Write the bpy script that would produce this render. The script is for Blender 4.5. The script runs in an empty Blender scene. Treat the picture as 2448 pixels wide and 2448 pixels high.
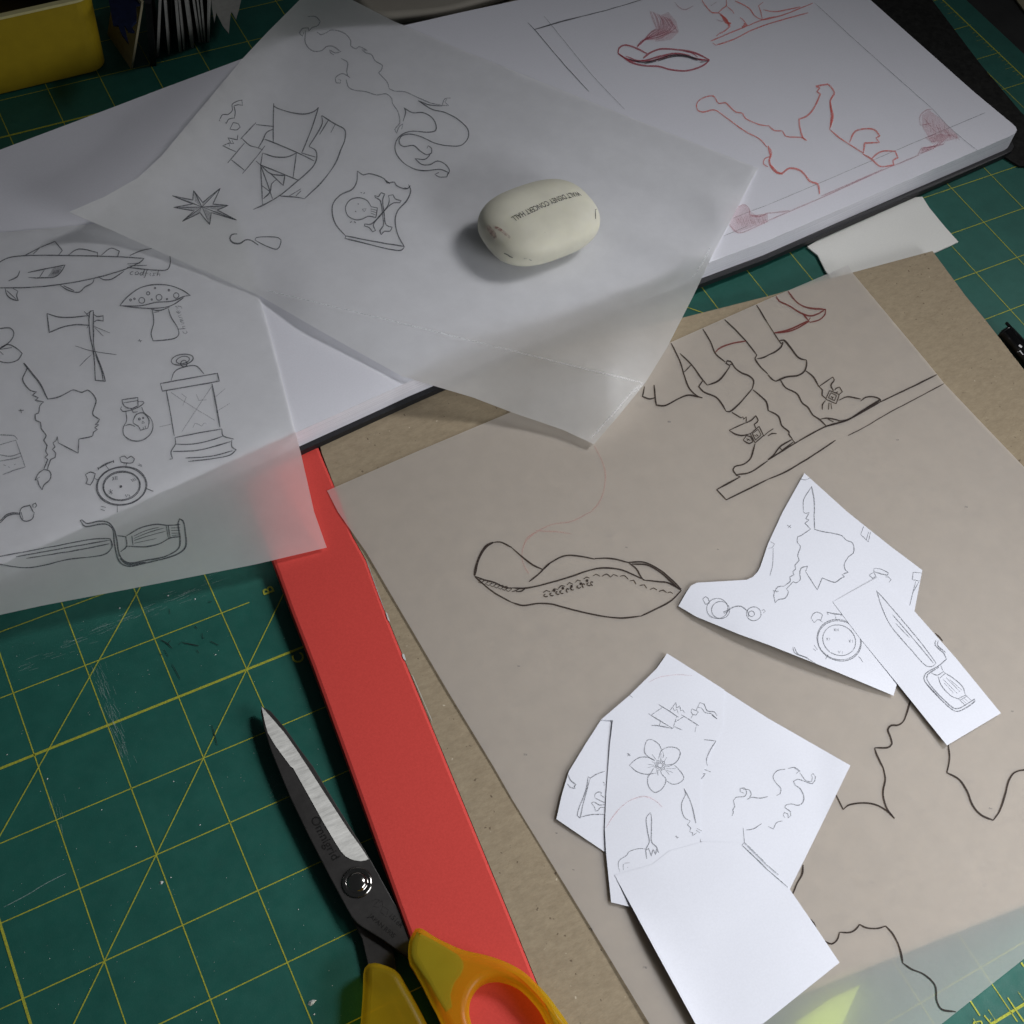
import bpy, bmesh, math, random
from mathutils import Vector, Matrix, noise
random.seed(7)
SC = 0.0254                      # one mat square is an inch
# ---------------------------------------------------------------- camera
FP = 3070.19; CX = 1224.0
_w = Vector((-0.55025529, -0.2194164, -0.43919498)); _t = Vector((-7.78146334, 0.96886523, 18.5920829))
R3 = Matrix.Rotation(_w.length, 3, _w.normalized())
CAM = -(R3.transposed() @ _t)
M3 = Matrix(((1, 0, 0), (0, -1, 0), (0, 0, -1)))
scene = bpy.context.scene
C = scene.collection
cd = bpy.data.cameras.new('camera'); cam = bpy.data.objects.new('camera', cd); C.objects.link(cam)
right, down, fwd = M3 @ R3[0], M3 @ R3[1], M3 @ R3[2]
mw = Matrix.Identity(4)
for i in range(3):
    mw[i][0] = right[i]; mw[i][1] = -down[i]; mw[i][2] = -fwd[i]; mw[i][3] = (M3 @ CAM)[i] * SC
cam.matrix_world = mw
cd.sensor_width = 36; cd.lens = FP / 2448 * 36; cd.clip_start = 0.01; cd.clip_end = 50
scene.camera = cam

def P(x, y, h=0.0):
    """photograph point (2448 px frame) -> world point at height h inches above the mat"""
    d = R3.transposed() @ Vector(((x - CX) / FP, (y - CX) / FP, 1.0))
    s = (-h - CAM.z) / d.z
    p = CAM + d * s
    return Vector((p.x, -p.y, -p.z)) * SC
def U(u, v, h=0.0): return Vector((u, -v, h)) * SC
def PJ(w):
    """world -> photograph point"""
    q = R3 @ (M3 @ (w / SC)) + _t
    return CX + FP * q.x / q.z, CX + FP * q.y / q.z

# ---------------------------------------------------------------- light
world = bpy.data.worlds.new('World'); scene.world = world; world.use_nodes = True
bg = world.node_tree.nodes['Background']; bg.inputs[0].default_value = (0.9, 0.94, 1.0, 1); bg.inputs[1].default_value = 0.036
def area(name, loc, aim, size, power, color, spread=180):
    l = bpy.data.lights.new(name, 'AREA'); l.shape = 'RECTANGLE'; l.size, l.size_y = size; l.energy = power; l.color = color
    l.spread = math.radians(spread)
    o = bpy.data.objects.new(name, l); C.objects.link(o); o.location = loc
    o.rotation_euler = (aim - loc).to_track_quat('-Z', 'Y').to_euler()
    return o
area('window_light', U(15, 18, 8.5), U(7.5, 6.5, 0), (0.26, 0.16), 0.58, (0.96, 0.97, 1.0), 112)
area('side_window_light', U(51, 4, 46), U(10, 6.5, 0), (0.34, 0.34), 0.60, (0.99, 0.98, 1.0), 31)
scene.view_settings.view_transform = 'Standard'; scene.view_settings.look = 'None'
scene.view_settings.exposure = 0; scene.view_settings.gamma = 1
scene.render.engine = 'CYCLES'
cy = scene.cycles
cy.use_denoising = True; cy.max_bounces = 9; cy.diffuse_bounces = 5; cy.glossy_bounces = 4; cy.transmission_bounces = 6
cy.transparent_max_bounces = 16; cy.caustics_reflective = False; cy.caustics_refractive = False; cy.sample_clamp_indirect = 4

# ---------------------------------------------------------------- materials
class NT:
    def __init__(s, name):
        s.m = bpy.data.materials.new(name); s.m.use_nodes = True; s.t = s.m.node_tree; s.t.nodes.clear()
        s.out = s.n('ShaderNodeOutputMaterial')
    def n(s, kind, **kw):
        nd = s.t.nodes.new(kind)
        for k, v in kw.items():
            if k in nd.inputs: nd.inputs[k].default_value = v
            else: setattr(nd, k, v)
        return nd
    def l(s, a, b): s.t.links.new(a, b)
    def coord(s): return s.n('ShaderNodeTexCoord').outputs['Object']
    def noise(s, scale, detail=3, rough=0.6, vec=None, stretch=None):
        nd = s.n('ShaderNodeTexNoise'); nd.inputs['Scale'].default_value = scale; nd.inputs['Detail'].default_value = detail
        nd.inputs['Roughness'].default_value = rough
        v = vec or s.coord()
        if stretch:
            mp = s.n('ShaderNodeMapping'); mp.inputs['Scale'].default_value = stretch; s.l(v, mp.inputs[0]); v = mp.outputs[0]
        s.l(v, nd.inputs['Vector']); return nd.outputs['Fac']
    def ramp(s, fac, stops):
        r = s.n('ShaderNodeValToRGB'); e = r.color_ramp.elements
        while len(e) < len(stops): e.new(0.5)
        for el, (p, c) in zip(e, stops):
            el.position = p; el.color = c if len(c) == 4 else (*c, 1)
        s.l(fac, r.inputs[0]); return r.outputs[0]
    def mix(s, fac, a, b):
        m = s.n('ShaderNodeMix', data_type='RGBA')
        if isinstance(fac, (int, float)): m.inputs[0].default_value = fac
        else: s.l(fac, m.inputs[0])
        for k, v in ((6, a), (7, b)):
            if isinstance(v, tuple): m.inputs[k].default_value = (*v, 1) if len(v) == 3 else v
            else: s.l(v, m.inputs[k])
        return m.outputs[2]
    def bump(s, h, strength, dist=0.0002):
        b = s.n('ShaderNodeBump'); b.inputs['Strength'].default_value = strength; b.inputs['Distance'].default_value = dist
        s.l(h, b.inputs['Height']); return b.outputs[0]
    def bsdf(s, col, rough=0.8, spec=0.2, metal=0.0, normal=None, **kw):
        b = s.n('ShaderNodeBsdfPrincipled'); b.inputs['Roughness'].default_value = rough if isinstance(rough, (int, float)) else 0.5
        if not isinstance(rough, (int, float)): s.l(rough, b.inputs['Roughness'])
        b.inputs['Specular IOR Level'].default_value = spec; b.inputs['Metallic'].default_value = metal
        if isinstance(col, tuple): b.inputs['Base Color'].default_value = (*col, 1)
        else: s.l(col, b.inputs['Base Color'])
        if normal: s.l(normal, b.inputs['Normal'])
        for k, v in kw.items(): b.inputs[k].default_value = v
        return b.outputs[0]
    def mixsh(s, f, a, b):
        m = s.n('ShaderNodeMixShader')
        if isinstance(f, (int, float)): m.inputs[0].default_value = f
        else: s.l(f, m.inputs[0])
        s.l(a, m.inputs[1]); s.l(b, m.inputs[2]); return m.outputs[0]
    def done(s, sh): s.l(sh, s.out.inputs[0]); return s.m

def plain(name, col, rough=0.7, spec=0.2, metal=0.0, var=0.12, scale=300, bump=0.0, **kw):
    t = NT(name); f = t.noise(scale, 4)
    dk = tuple(c * (1 - var) for c in col); lt = tuple(min(1, c * (1 + var)) for c in col)
    cc = t.ramp(f, [(0.3, dk), (0.7, lt)])
    nb = t.bump(f, bump) if bump else None
    return t.done(t.bsdf(cc, rough, spec, metal, nb, **kw))

def mat_paper(name, col, var=0.03):
    t = NT(name); f = t.noise(1400, 5, 0.7); g = t.noise(60, 3)
    a = t.ramp(f, [(0.3, tuple(c * (1 - var) for c in col)), (0.7, tuple(min(1, c * (1 + var)) for c in col))])
    b = t.mix(t.ramp(g, [(0.3, (0, 0, 0)), (0.7, (0.12, 0.12, 0.12))]), a, tuple(c * 0.86 for c in col))
    return t.done(t.bsdf(b, 0.85, 0.12, normal=t.bump(f, 0.25, 0.00008)))

def mat_tracing(name, col, wt, wd, cloud=0.5):
    """transparent / translucent / diffuse mix of tracing paper; wt clear share, wd diffuse share of the rest"""
    t = NT(name)
    f = t.noise(900, 5, 0.75); g = t.noise(120, 5, 0.65); s = t.noise(2600, 2, 0.6)
    fib = t.ramp(g, [(0.35, tuple(c * 0.97 for c in col)), (0.7, tuple(min(1, c * 1.02) for c in col))])
    nb = t.bump(f, 0.3, 0.00008)
    d = t.n('ShaderNodeBsdfDiffuse'); t.l(fib, d.inputs[0]); t.l(nb, d.inputs['Normal'])
    tl = t.n('ShaderNodeBsdfTranslucent'); t.l(fib, tl.inputs[0])
    gl = t.n('ShaderNodeBsdfGlossy'); gl.inputs['Roughness'].default_value = 0.55; gl.inputs[0].default_value = (0.9, 0.93, 1, 1); t.l(nb, gl.inputs['Normal'])
    tr = t.n('ShaderNodeBsdfTransparent'); tr.inputs[0].default_value = (0.97, 0.97, 0.97, 1)
    wdn = t.ramp(s, [(0.25, (wd - 0.08 * cloud,) * 3), (0.75, (wd + 0.08 * cloud,) * 3)])
    a = t.mixsh(wdn, tl.outputs[0], d.outputs[0])
    a = t.mixsh(0.015, a, gl.outputs[0])
    return t.done(t.mixsh(1 - wt, tr.outputs[0], a))

def mat_line(name, col, alpha, grain=0.35, rough=0.7, scale=2600):
    t = NT(name); f = t.noise(scale, 3, 0.7)
    tr = t.n('ShaderNodeBsdfTransparent')
    al = t.ramp(f, [(0.32, (max(0, alpha - grain),) * 3), (0.62, (min(1, alpha + grain * 0.4),) * 3)])
    return t.done(t.mixsh(al, tr.outputs[0], t.bsdf(col, rough, 0.15)))

def mat_green():
    t = NT('mat_green'); f = t.noise(90, 5); g = t.noise(2500, 2)
    col = t.ramp(f, [(0.3, (0.011, 0.086, 0.067)), (0.7, (0.016, 0.107, 0.083))])
    col = t.mix(t.ramp(g, [(0.62, (0, 0, 0)), (0.74, (0.16, 0.16, 0.16))]), col, (0.12, 0.25, 0.23))
    rr = t.ramp(t.noise(250, 4), [(0.3, (0.42,) * 3), (0.7, (0.62,) * 3)])
    return t.done(t.bsdf(col, rr, 0.25, normal=t.bump(t.noise(1800, 4), 0.35, 0.0001)))
def mat_board():
    t = NT('grey_brown_chipboard')
    f = t.noise(260, 6, 0.7, stretch=(1, 2.2, 1)); g = t.noise(900, 3, 0.8, stretch=(1.0, 3, 1)); k = t.noise(420, 2); q = t.noise(500, 1)
    col = t.ramp(f, [(0.3, (0.27, 0.220, 0.150)), (0.7, (0.36, 0.298, 0.205))])
    col = t.mix(t.ramp(g, [(0.35, (0.35,) * 3), (0.55, (0, 0, 0))]), col, (0.24, 0.18, 0.11))
    col = t.mix(t.ramp(k, [(0.70, (0,) * 3), (0.74, (0.75,) * 3)]), col, (0.10, 0.07, 0.05))
    col = t.mix(t.ramp(q, [(0.755, (0,) * 3), (0.79, (0.6,) * 3)]), col, (0.65, 0.58, 0.45))
    return t.done(t.bsdf(col, 0.9, 0.08, normal=t.bump(g, 0.4, 0.00015)))
def mat_red():
    t = NT('red_paper_tape'); f = t.noise(1500, 4, 0.8); g = t.noise(40, 3)
    col = t.ramp(f, [(0.3, (0.54, 0.055, 0.045)), (0.7, (0.63, 0.070, 0.057))])
    return t.done(t.bsdf(col, 0.6, 0.12, normal=t.bump(f, 0.2, 0.0001)))
def mat_pages():
    t = NT('page_edges')
    f = t.noise(60, 6, 0.9, stretch=(0.15, 0.15, 60)); g = t.noise(30, 3, 0.5, stretch=(0.3, 0.3, 6))
    col = t.ramp(f, [(0.35, (0.60, 0.60, 0.66)), (0.55, (0.84, 0.84, 0.9))])
    return t.done(t.bsdf(col, 0.9, 0.1, normal=t.bump(f, 0.5, 0.0003)))
def mat_blade(name, c0, c1, r0, r1, metal=1.0, sc=500, stretch=(1, 1, 1)):
    t = NT(name); f = t.noise(sc, 5, 0.75, stretch=stretch); g = t.noise(70, 3)
    col = t.ramp(f, [(0.3, c0), (0.7, c1)])
    rr = t.ramp(g, [(0.3, (r0,) * 3), (0.7, (r1,) * 3)])
    return t.done(t.bsdf(col, rr, 0.5, metal, t.bump(f, 0.15, 0.00005)))
def mat_plastic():
    t = NT('yellow_translucent_plastic'); g = t.noise(45, 3)
    col = t.ramp(g, [(0.3, (0.62, 0.40, 0.015)), (0.7, (0.72, 0.52, 0.025))])
    p = t.bsdf(col, 0.3, 0.45, 0.0)
    tl = t.n('ShaderNodeBsdfTranslucent'); tl.inputs[0].default_value = (0.95, 0.7, 0.05, 1)
    tr = t.n('ShaderNodeBsdfTransparent'); tr.inputs[0].default_value = (0.97, 0.86, 0.32, 1)
    return t.done(t.mixsh(0.56, t.mixsh(0.5, p, tl.outputs[0]), tr.outputs[0]))
def mat_eraser():
    t = NT('cream_vinyl'); f = t.noise(40, 4, 0.6); k = t.noise(220, 3, 0.7)
    col = t.ramp(f, [(0.3, (0.64, 0.625, 0.51)), (0.65, (0.76, 0.745, 0.62))])
    col = t.mix(t.ramp(k, [(0.68, (0,) * 3), (0.76, (0.5,) * 3)]), col, (0.38, 0.36, 0.30))
    return t.done(t.bsdf(col, 0.55, 0.3, **{'Subsurface Weight': 0.15, 'Subsurface Radius': (0.002, 0.002, 0.001), 'Subsurface Scale': 0.6}))

MT = dict(
    green=mat_green(), board=mat_board(), red=mat_red(), pages=mat_pages(),
    yellow=mat_line('yellow_print', (0.42, 0.44, 0.05), 0.95, 0.45, 0.6, 2000),
    yellow_dim=mat_line('yellow_print_worn', (0.40, 0.42, 0.07), 0.55, 0.5, 0.6, 2000),
    desk=plain('dark_desk', (0.012, 0.012, 0.011), 0.55, 0.3, var=0.4, scale=80),
    page=mat_paper('white_page', (0.74, 0.745, 0.80)),
    cutpaper=mat_paper('white_copy_paper', (0.74, 0.76, 0.82)),
    trace=mat_tracing('tracing_paper', (0.93, 0.935, 0.925), 0.11, 0.34),
    trace_thin=mat_tracing('clear_tracing_paper', (0.91, 0.885, 0.86), 0.25, 0.33, 0.6),
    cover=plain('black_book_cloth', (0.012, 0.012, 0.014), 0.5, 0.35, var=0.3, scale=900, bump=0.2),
    card=mat_paper('off_white_card', (0.72, 0.72, 0.68)),
    pencil=mat_line('graphite', (0.055, 0.06, 0.07), 0.86, 0.5),
    pencil_light=mat_line('light_graphite', (0.15, 0.16, 0.18), 0.62, 0.55),
    pencil_faint=mat_line('faint_graphite', (0.2, 0.2, 0.23), 0.36, 0.4),
    shade=mat_line('graphite_shading', (0.12, 0.12, 0.14), 0.34, 0.3),
    ink=mat_line('brown_black_ink', (0.028, 0.019, 0.017), 0.93, 0.2),
    redpen=mat_line('red_pencil', (0.76, 0.12, 0.09), 0.62, 0.55),
    redink=mat_line('red_tinted_ink', (0.16, 0.02, 0.02), 0.85, 0.3),
    pinkfaint=mat_line('faint_red_pencil', (0.6, 0.15, 0.15), 0.22, 0.35),
    crimson=mat_line('crimson_pencil', (0.42, 0.035, 0.06), 0.72, 0.45),
    pinkshade=mat_line('pink_pencil_shading', (0.55, 0.14, 0.19), 0.36, 0.32),
    box=plain('mustard_plastic', (0.34, 0.245, 0.012), 0.45, 0.35, var=0.07, scale=120),
    boxrim=plain('pale_rim', (0.55, 0.50, 0.25), 0.3, 0.5, var=0.05),
    dark=plain('black_plastic', (0.008, 0.008, 0.009), 0.28, 0.5, var=0.2),
    teal=plain('dark_teal_cloth', (0.004, 0.035, 0.045), 0.8, 0.1, var=0.3),
    navy=plain('navy_feather', (0.006, 0.010, 0.03), 0.8, 0.1, var=0.3),
    beige=plain('beige_card', (0.30, 0.27, 0.18), 0.85, 0.1, var=0.1),
    greycard=plain('grey_card', (0.30, 0.30, 0.28), 0.85, 0.1, var=0.1),
    leather=plain('dusty_black_rubber', (0.011, 0.011, 0.010), 0.8, 0.15, var=0.6, scale=350, bump=0.4),
    cream=plain('cream_ceramic', (0.27, 0.25, 0.21), 0.6, 0.2, var=0.05, scale=60),
    blade=mat_blade('blackened_steel', (0.022, 0.021, 0.020), (0.036, 0.034, 0.032), 0.45, 0.6, 0.3, 300),
    bevel=mat_blade('ground_steel', (0.50, 0.50, 0.47), (0.88, 0.88, 0.83), 0.4, 0.6, 0.25, 420, (0.25, 1.6, 1)),
    chrome=mat_blade('dark_chrome', (0.30, 0.29, 0.27), (0.36, 0.35, 0.33), 0.10, 0.16, 1.0),
    tang=plain('steel_tang', (0.16, 0.20, 0.16), 0.5, 0.4),
    plastic=mat_plastic(), eraser=mat_eraser(),
    print=mat_line('black_print', (0.03, 0.03, 0.03), 0.85, 0.4),
    etch=mat_line('etched_mark', (0.004, 0.004, 0.004), 0.5, 0.4),
    scuff=mat_line('pale_scuff', (0.55, 0.63, 0.61), 0.36, 0.35),
    lint=plain('white_lint', (0.55, 0.58, 0.56), 0.9, 0.1),
    crumb=plain('dark_crumb', (0.02, 0.02, 0.02), 0.9, 0.1),
    smudge=mat_line('red_smudge', (0.40, 0.12, 0.12), 0.30, 0.3, 0.7, 700),
    crease=mat_line('pale_crease_line', (0.85, 0.86, 0.86), 0.28, 0.3, 0.8, 900),
    pinkwash=mat_line('pink_pencil_wash', (0.60, 0.20, 0.24), 0.20, 0.25),
    hilite=plain('yellow_green_plastic', (0.60, 0.80, 0.10), 0.4, 0.4, var=0.05),
    silver=plain('silver_print', (0.5, 0.5, 0.5), 0.4, 0.5),
)

# ---------------------------------------------------------------- object helpers
def link(name, verts, faces, mat, parent=None, smooth=False):
    me = bpy.data.meshes.new(name); me.from_pydata([tuple(v) for v in verts], [], faces); me.update()
    return linkme(name, me, mat, parent, smooth)
def linkme(name, me, mat, parent=None, smooth=False):
    me.materials.append(MT[mat])
    if smooth:
        for p in me.polygons: p.use_smooth = True
    o = bpy.data.objects.new(name, me); C.objects.link(o)
    if parent:
        o.parent = parent
        o.location = -parent.location if parent.type == 'EMPTY' else (0, 0, 0)
    return o
def thing(name, label, cat, loc, group=None):
    o = bpy.data.objects.new(name, None); C.objects.link(o); o.location = loc; o.empty_display_size = 0.01
    return tag(o, label, cat, group)
def tag(o, label, cat, group=None, kind=None):
    o['label'] = label; o['category'] = cat
    if group: o['group'] = group
    if kind: o['kind'] = kind
    return o

def smooth(pts, close=False, step=5.0, sharp=False):
    """centripetal Catmull-Rom through photograph points, resampled"""
    if len(pts) < 3 or sharp:
        out = []
        for a, b in zip(pts, pts[1:]):
            n = max(1, int(math.dist(a, b) / (step * 2)))
            out += [(a[0] + (b[0] - a[0]) * i / n, a[1] + (b[1] - a[1]) * i / n) for i in range(n)]
        return out + [pts[-1]]
    p = list(pts)
    ext = [(2 * p[0][0] - p[1][0], 2 * p[0][1] - p[1][1])] + p + [(2 * p[-1][0] - p[-2][0], 2 * p[-1][1] - p[-2][1])]
    out = []
    for i in range(1, len(ext) - 2):
        p0, p1, p2, p3 = (Vector(q) for q in ext[i - 1:i + 3])
        # keep hard corners hard
        d1 = (p1 - p0); d2 = (p2 - p1); d3 = (p3 - p2)
        t0 = 0; t1 = t0 + max(1e-3, d1.length) ** 0.5; t2 = t1 + max(1e-3, d2.length) ** 0.5; t3 = t2 + max(1e-3, d3.length) ** 0.5
        n = max(1, int(d2.length / step))
        m1 = ((p1 - p0) / (t1 - t0) - (p2 - p0) / (t2 - t0) + (p2 - p1) / (t2 - t1)) * (t2 - t1)
        m2 = ((p2 - p1) / (t2 - t1) - (p3 - p1) / (t3 - t1) + (p3 - p2) / (t3 - t2)) * (t2 - t1)
        if d1.length > 0 and d1.normalized().dot(d2.normalized()) < 0.35: m1 = d2
        if d3.length > 0 and d3.normalized().dot(d2.normalized()) < 0.35: m2 = d2
        for k in range(n):
            s = k / n
            q = (2 * s**3 - 3 * s**2 + 1) * p1 + (s**3 - 2 * s**2 + s) * m1 + (-2 * s**3 + 3 * s**2) * p2 + (s**3 - s**2) * m2
            out.append((q.x, q.y))
    out.append(p[-1]); return out

S = 612 / 1932
TILE = dict(a=(0, 0), b=(612, 0), c=(1224, 0), m=(1836, 0), d=(0, 612), n=(612, 612), g=(1224, 612), h=(1836, 612),
            e=(0, 1224), f=(612, 1224), k=(1224, 1224), l=(1836, 1224), r=(612, 1836), q=(1224, 1836), p=(1836, 1836), s=(0, 1836))
def tp(tile, txt):
    if tile == 'i': ox, oy, s = 1300, 1500, 400 / 1932
    elif tile == 'w': ox, oy, s = 2048, 0, 400 / 1932
    elif tile == 'z': ox, oy, s = 880, 2150, 450 / 1932
    elif tile == 'y': ox, oy, s = 2148, 2200, 300 / 1932
    elif tile == 'v': ox, oy, s = 1550, 0, 450 / 1932
    elif tile == 'x': ox, oy, s = 0, 0, 1
    elif tile == 'j': ox, oy, s = 720, 1920, 280 / 1932
    else: (ox, oy), s = TILE[tile], S
    v = [float(t) for t in txt.replace(',', ' ').split()]
    return [(ox + v[i] * s, oy + v[i + 1] * s) for i in range(0, len(v), 2)]

class Ink:
    """collects pen or pencil ribbons that lie on one surface; hf(px,py) is the surface height in inches"""
    def __init__(s, hf, eps=0.006, base=0): s.hf = hf; s.v = []; s.f = []; s.eps = eps; s.n = 0
    def at(s, x, y): return P(x, y, s.hf(x, y) + s.eps + s.n * 0.00002)
    def stroke(s, tile, txt, w=2.6, sharp=False, taper=True):
        for part in txt.split(';'):
            if part.strip(): s.line(tp(tile, part), w, sharp, taper)
        return s
    def line(s, pts, w=2.6, sharp=False, taper=True):
        s.n += 1; w = w * 1.22 if w > 1.2 else w
        pts = smooth(pts, sharp=sharp)
        pts = [q for i, q in enumerate(pts) if i == 0 or math.dist(q, pts[i - 1]) > 0.3]
        n = len(pts)
        if n < 2: return
        b = len(s.v); ph = random.random() * 60
        for i, (x, y) in enumerate(pts):
            x0, y0 = pts[max(0, i - 1)]; x1, y1 = pts[min(n - 1, i + 1)]
            L = math.hypot(x1 - x0, y1 - y0) or 1; nx, ny = -(y1 - y0) / L, (x1 - x0) / L
            ww = w / 2 * (0.88 + 0.3 * noise.noise(Vector((i * 0.13 + ph, 0, 0))))
            if taper: ww *= min(1, 0.55 + 0.2 * min(i, n - 1 - i))
            jx = 0.5 * noise.noise(Vector((i * 0.21 + ph, 5, 0)))
            x += nx * jx; y += ny * jx
            s.v.append(s.at(x + nx * ww, y + ny * ww)); s.v.append(s.at(x - nx * ww, y - ny * ww))
            if i: s.f.append((b + 2 * i - 2, b + 2 * i - 1, b + 2 * i + 1, b + 2 * i))
    def ring(s, tile, x, y, rx, ry=None, w=2.4, rot=0, a0=0, a1=360):
        ry = ry or rx; pts = []
        (cx, cy), = tp(tile, f'{x} {y}'); k = {'i': 400 / 1932, 'w': 400 / 1932}.get(tile, S); R = math.radians(rot)
        for t in range(a0, a1 + 1, 12):
            c, q = math.cos(math.radians(t)) * rx * k, math.sin(math.radians(t)) * ry * k
            pts.append((cx + c * math.cos(R) - q * math.sin(R), cy + c * math.sin(R) + q * math.cos(R)))
        s.line(pts, w, taper=False); return s
    def fill(s, tile, txt):
        for part in txt.split(';'):
            if not part.strip(): continue
            s.n += 1
            pts = tp(tile, part); b = len(s.v)
            cx = sum(p[0] for p in pts) / len(pts); cy_ = sum(p[1] for p in pts) / len(pts)
            s.v.append(s.at(cx, cy_)); s.v += [s.at(*p) for p in pts]
            for i in range(len(pts)): s.f.append((b, b + 1 + i, b + 1 + (i + 1) % len(pts)))
        return s
    def build(s, name, mat, parent, label=None):
        o = link(name, s.v, s.f, mat, parent)
        if label: o['label'] = label
        return o

def sheet_mesh(name, outline, hf, mat, parent=None, cell=24, thick=0.0, side_mat=None, crease=()):
    """paper with the given photograph outline, cut into a fine net and laid on height hf"""
    bm = bmesh.new()
    f = bm.faces.new([bm.verts.new((x, y, 0)) for x, y in outline])
    xs = [p[0] for p in outline]; ys = [p[1] for p in outline]
    def cut(co, no): bmesh.ops.bisect_plane(bm, geom=bm.verts[:] + bm.edges[:] + bm.faces[:], dist=1e-4, plane_co=co, plane_no=no)
    x = min(xs) + cell
    while x < max(xs): cut((x, 0, 0), (1, 0, 0)); x += cell
    y = min(ys) + cell
    while y < max(ys): cut((0, y, 0), (0, 1, 0)); y += cell
    for (x0, y0), (x1, y1) in crease: cut((x0, y0, 0), (-(y1 - y0), x1 - x0, 0))
    for v in bm.verts: v.co = P(v.co.x, v.co.y, hf(v.co.x, v.co.y))
    bmesh.ops.recalc_face_normals(bm, faces=bm.faces[:])
    if bm.faces[:] and bm.faces[0].normal.z < 0: bmesh.ops.reverse_faces(bm, faces=bm.faces[:])
    if thick:
        top = bm.faces[:]
        r = bmesh.ops.duplicate(bm, geom=bm.faces[:])
        vm = {}; low = [g for g in r['geom'] if isinstance(g, bmesh.types.BMVert)]
        lowf = [g for g in r['geom'] if isinstance(g, bmesh.types.BMFace)]
        for v in low: v.co.z -= thick * SC
        bmesh.ops.reverse_faces(bm, faces=lowf)
        be = [e for e in bm.edges if e.is_boundary]
        emap = r['edge_map']; vmap = r['vert_map']
        topedges = [e for f_ in top for e in f_.edges if e.is_boundary]
        side = []
        for e in set(topedges):
            a, b = e.verts
            try: side.append(bm.faces.new((a, b, vmap[b], vmap[a])))
            except Exception: pass
        bmesh.ops.recalc_face_normals(bm, faces=bm.faces[:])
        for s_ in side: s_.material_index = 1 if side_mat else 0
        for e_ in {e for s_ in side for e in s_.edges}: e_.smooth = False
        for t_ in top: t_.smooth = True
    else:
        for t_ in bm.faces: t_.smooth = True
    me = bpy.data.meshes.new(name); bm.to_mesh(me); bm.free()
    o = linkme(name, me, mat, parent)
    if side_mat: me.materials.append(MT[side_mat])
    return o

def slab(name, px, h0, h1, mat, parent=None, bev=0.0, plane=False):
    """flat plate: outline in photograph points at its top height h1 (or plane coords), thickness down to h0 (inches)"""
    top = [U(*p, h1) if plane else P(*p, h1) for p in px]
    bm = bmesh.new(); vt = [bm.verts.new(v) for v in top]; f = bm.faces.new(vt)
    f.normal_update()
    if f.normal.z < 0: f.normal_flip()
    r = bmesh.ops.extrude_face_region(bm, geom=[f])
    for g in r['geom']:
        if isinstance(g, bmesh.types.BMVert): g.co.z = h0 * SC
    bmesh.ops.recalc_face_normals(bm, faces=bm.faces[:])
    if bev:
        es = [e for e in bm.edges if all(v.co.z > (h1 - 1e-3) * SC for v in e.verts)]
        bmesh.ops.bevel(bm, geom=es, offset=bev * SC, segments=2, affect='EDGES', profile=0.5)
    me = bpy.data.meshes.new(name); bm.to_mesh(me); bm.free()
    return linkme(name, me, mat, parent)

def rounded(name, rings, h0, h1, mat, parent=None, bev=0.06, h=None):
    """plate with rounded rims and possible holes; rings in photograph points seen at mid height"""
    hm = h if h is not None else h1
    cu = bpy.data.curves.new(name, 'CURVE'); cu.dimensions = '2D'; cu.fill_mode = 'BOTH'
    b = min(bev, (h1 - h0) / 2) * SC
    for ring in rings:
        sp = cu.splines.new('POLY'); pts = smooth(ring + [ring[0]], step=8)[:-1]
        sp.points.add(len(pts) - 1); sp.use_cyclic_u = True
        for q, p in zip(sp.points, pts):
            w = P(*p, hm); q.co = (w.x, w.y, 0, 1)
    cu.extrude = (h1 - h0) / 2 * SC - b; cu.bevel_depth = b; cu.bevel_resolution = 4; cu.offset = -b
    tmp = bpy.data.objects.new(name, cu)
    me = bpy.data.meshes.new_from_object(tmp); me.name = name
    bpy.data.objects.remove(tmp); bpy.data.curves.remove(cu)
    for v in me.vertices: v.co.z += (h0 + h1) / 2 * SC
    o = linkme(name, me, mat, parent, True)
    return o

def lerp(a, b, t): return a + (b - a) * max(0.0, min(1.0, t))
def sstep(a, b, x):
    t = max(0.0, min(1.0, (x - a) / (b - a))); return t * t * (3 - 2 * t)
def nz(x, y, s, k=0): return noise.noise(Vector((x / s, y / s, k * 7.3)))
def sd(p, a, b):
    """signed distance of p from line a->b (positive on the right hand in the picture, y down)"""
    dx, dy = b[0] - a[0], b[1] - a[1]; L = math.hypot(dx, dy)
    return ((p[0] - a[0]) * -dy + (p[1] - a[1]) * dx) / L
def poly_y(pts, x):
    for (x0, y0), (x1, y1) in zip(pts, pts[1:]):
        if x0 <= x <= x1: return y0 + (y1 - y0) * (x - x0) / (x1 - x0)
    (x0, y0), (x1, y1) = (pts[0], pts[1]) if x < pts[0][0] else (pts[-2], pts[-1])
    return y0 + (y1 - y0) * (x - x0) / (x1 - x0)
# ================================================================ setting
slab('desk', [(-60, -60), (60, -60), (60, 45), (-60, 45)], -1.2, -0.13, 'desk', plane=True)['kind'] = 'structure'

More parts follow.
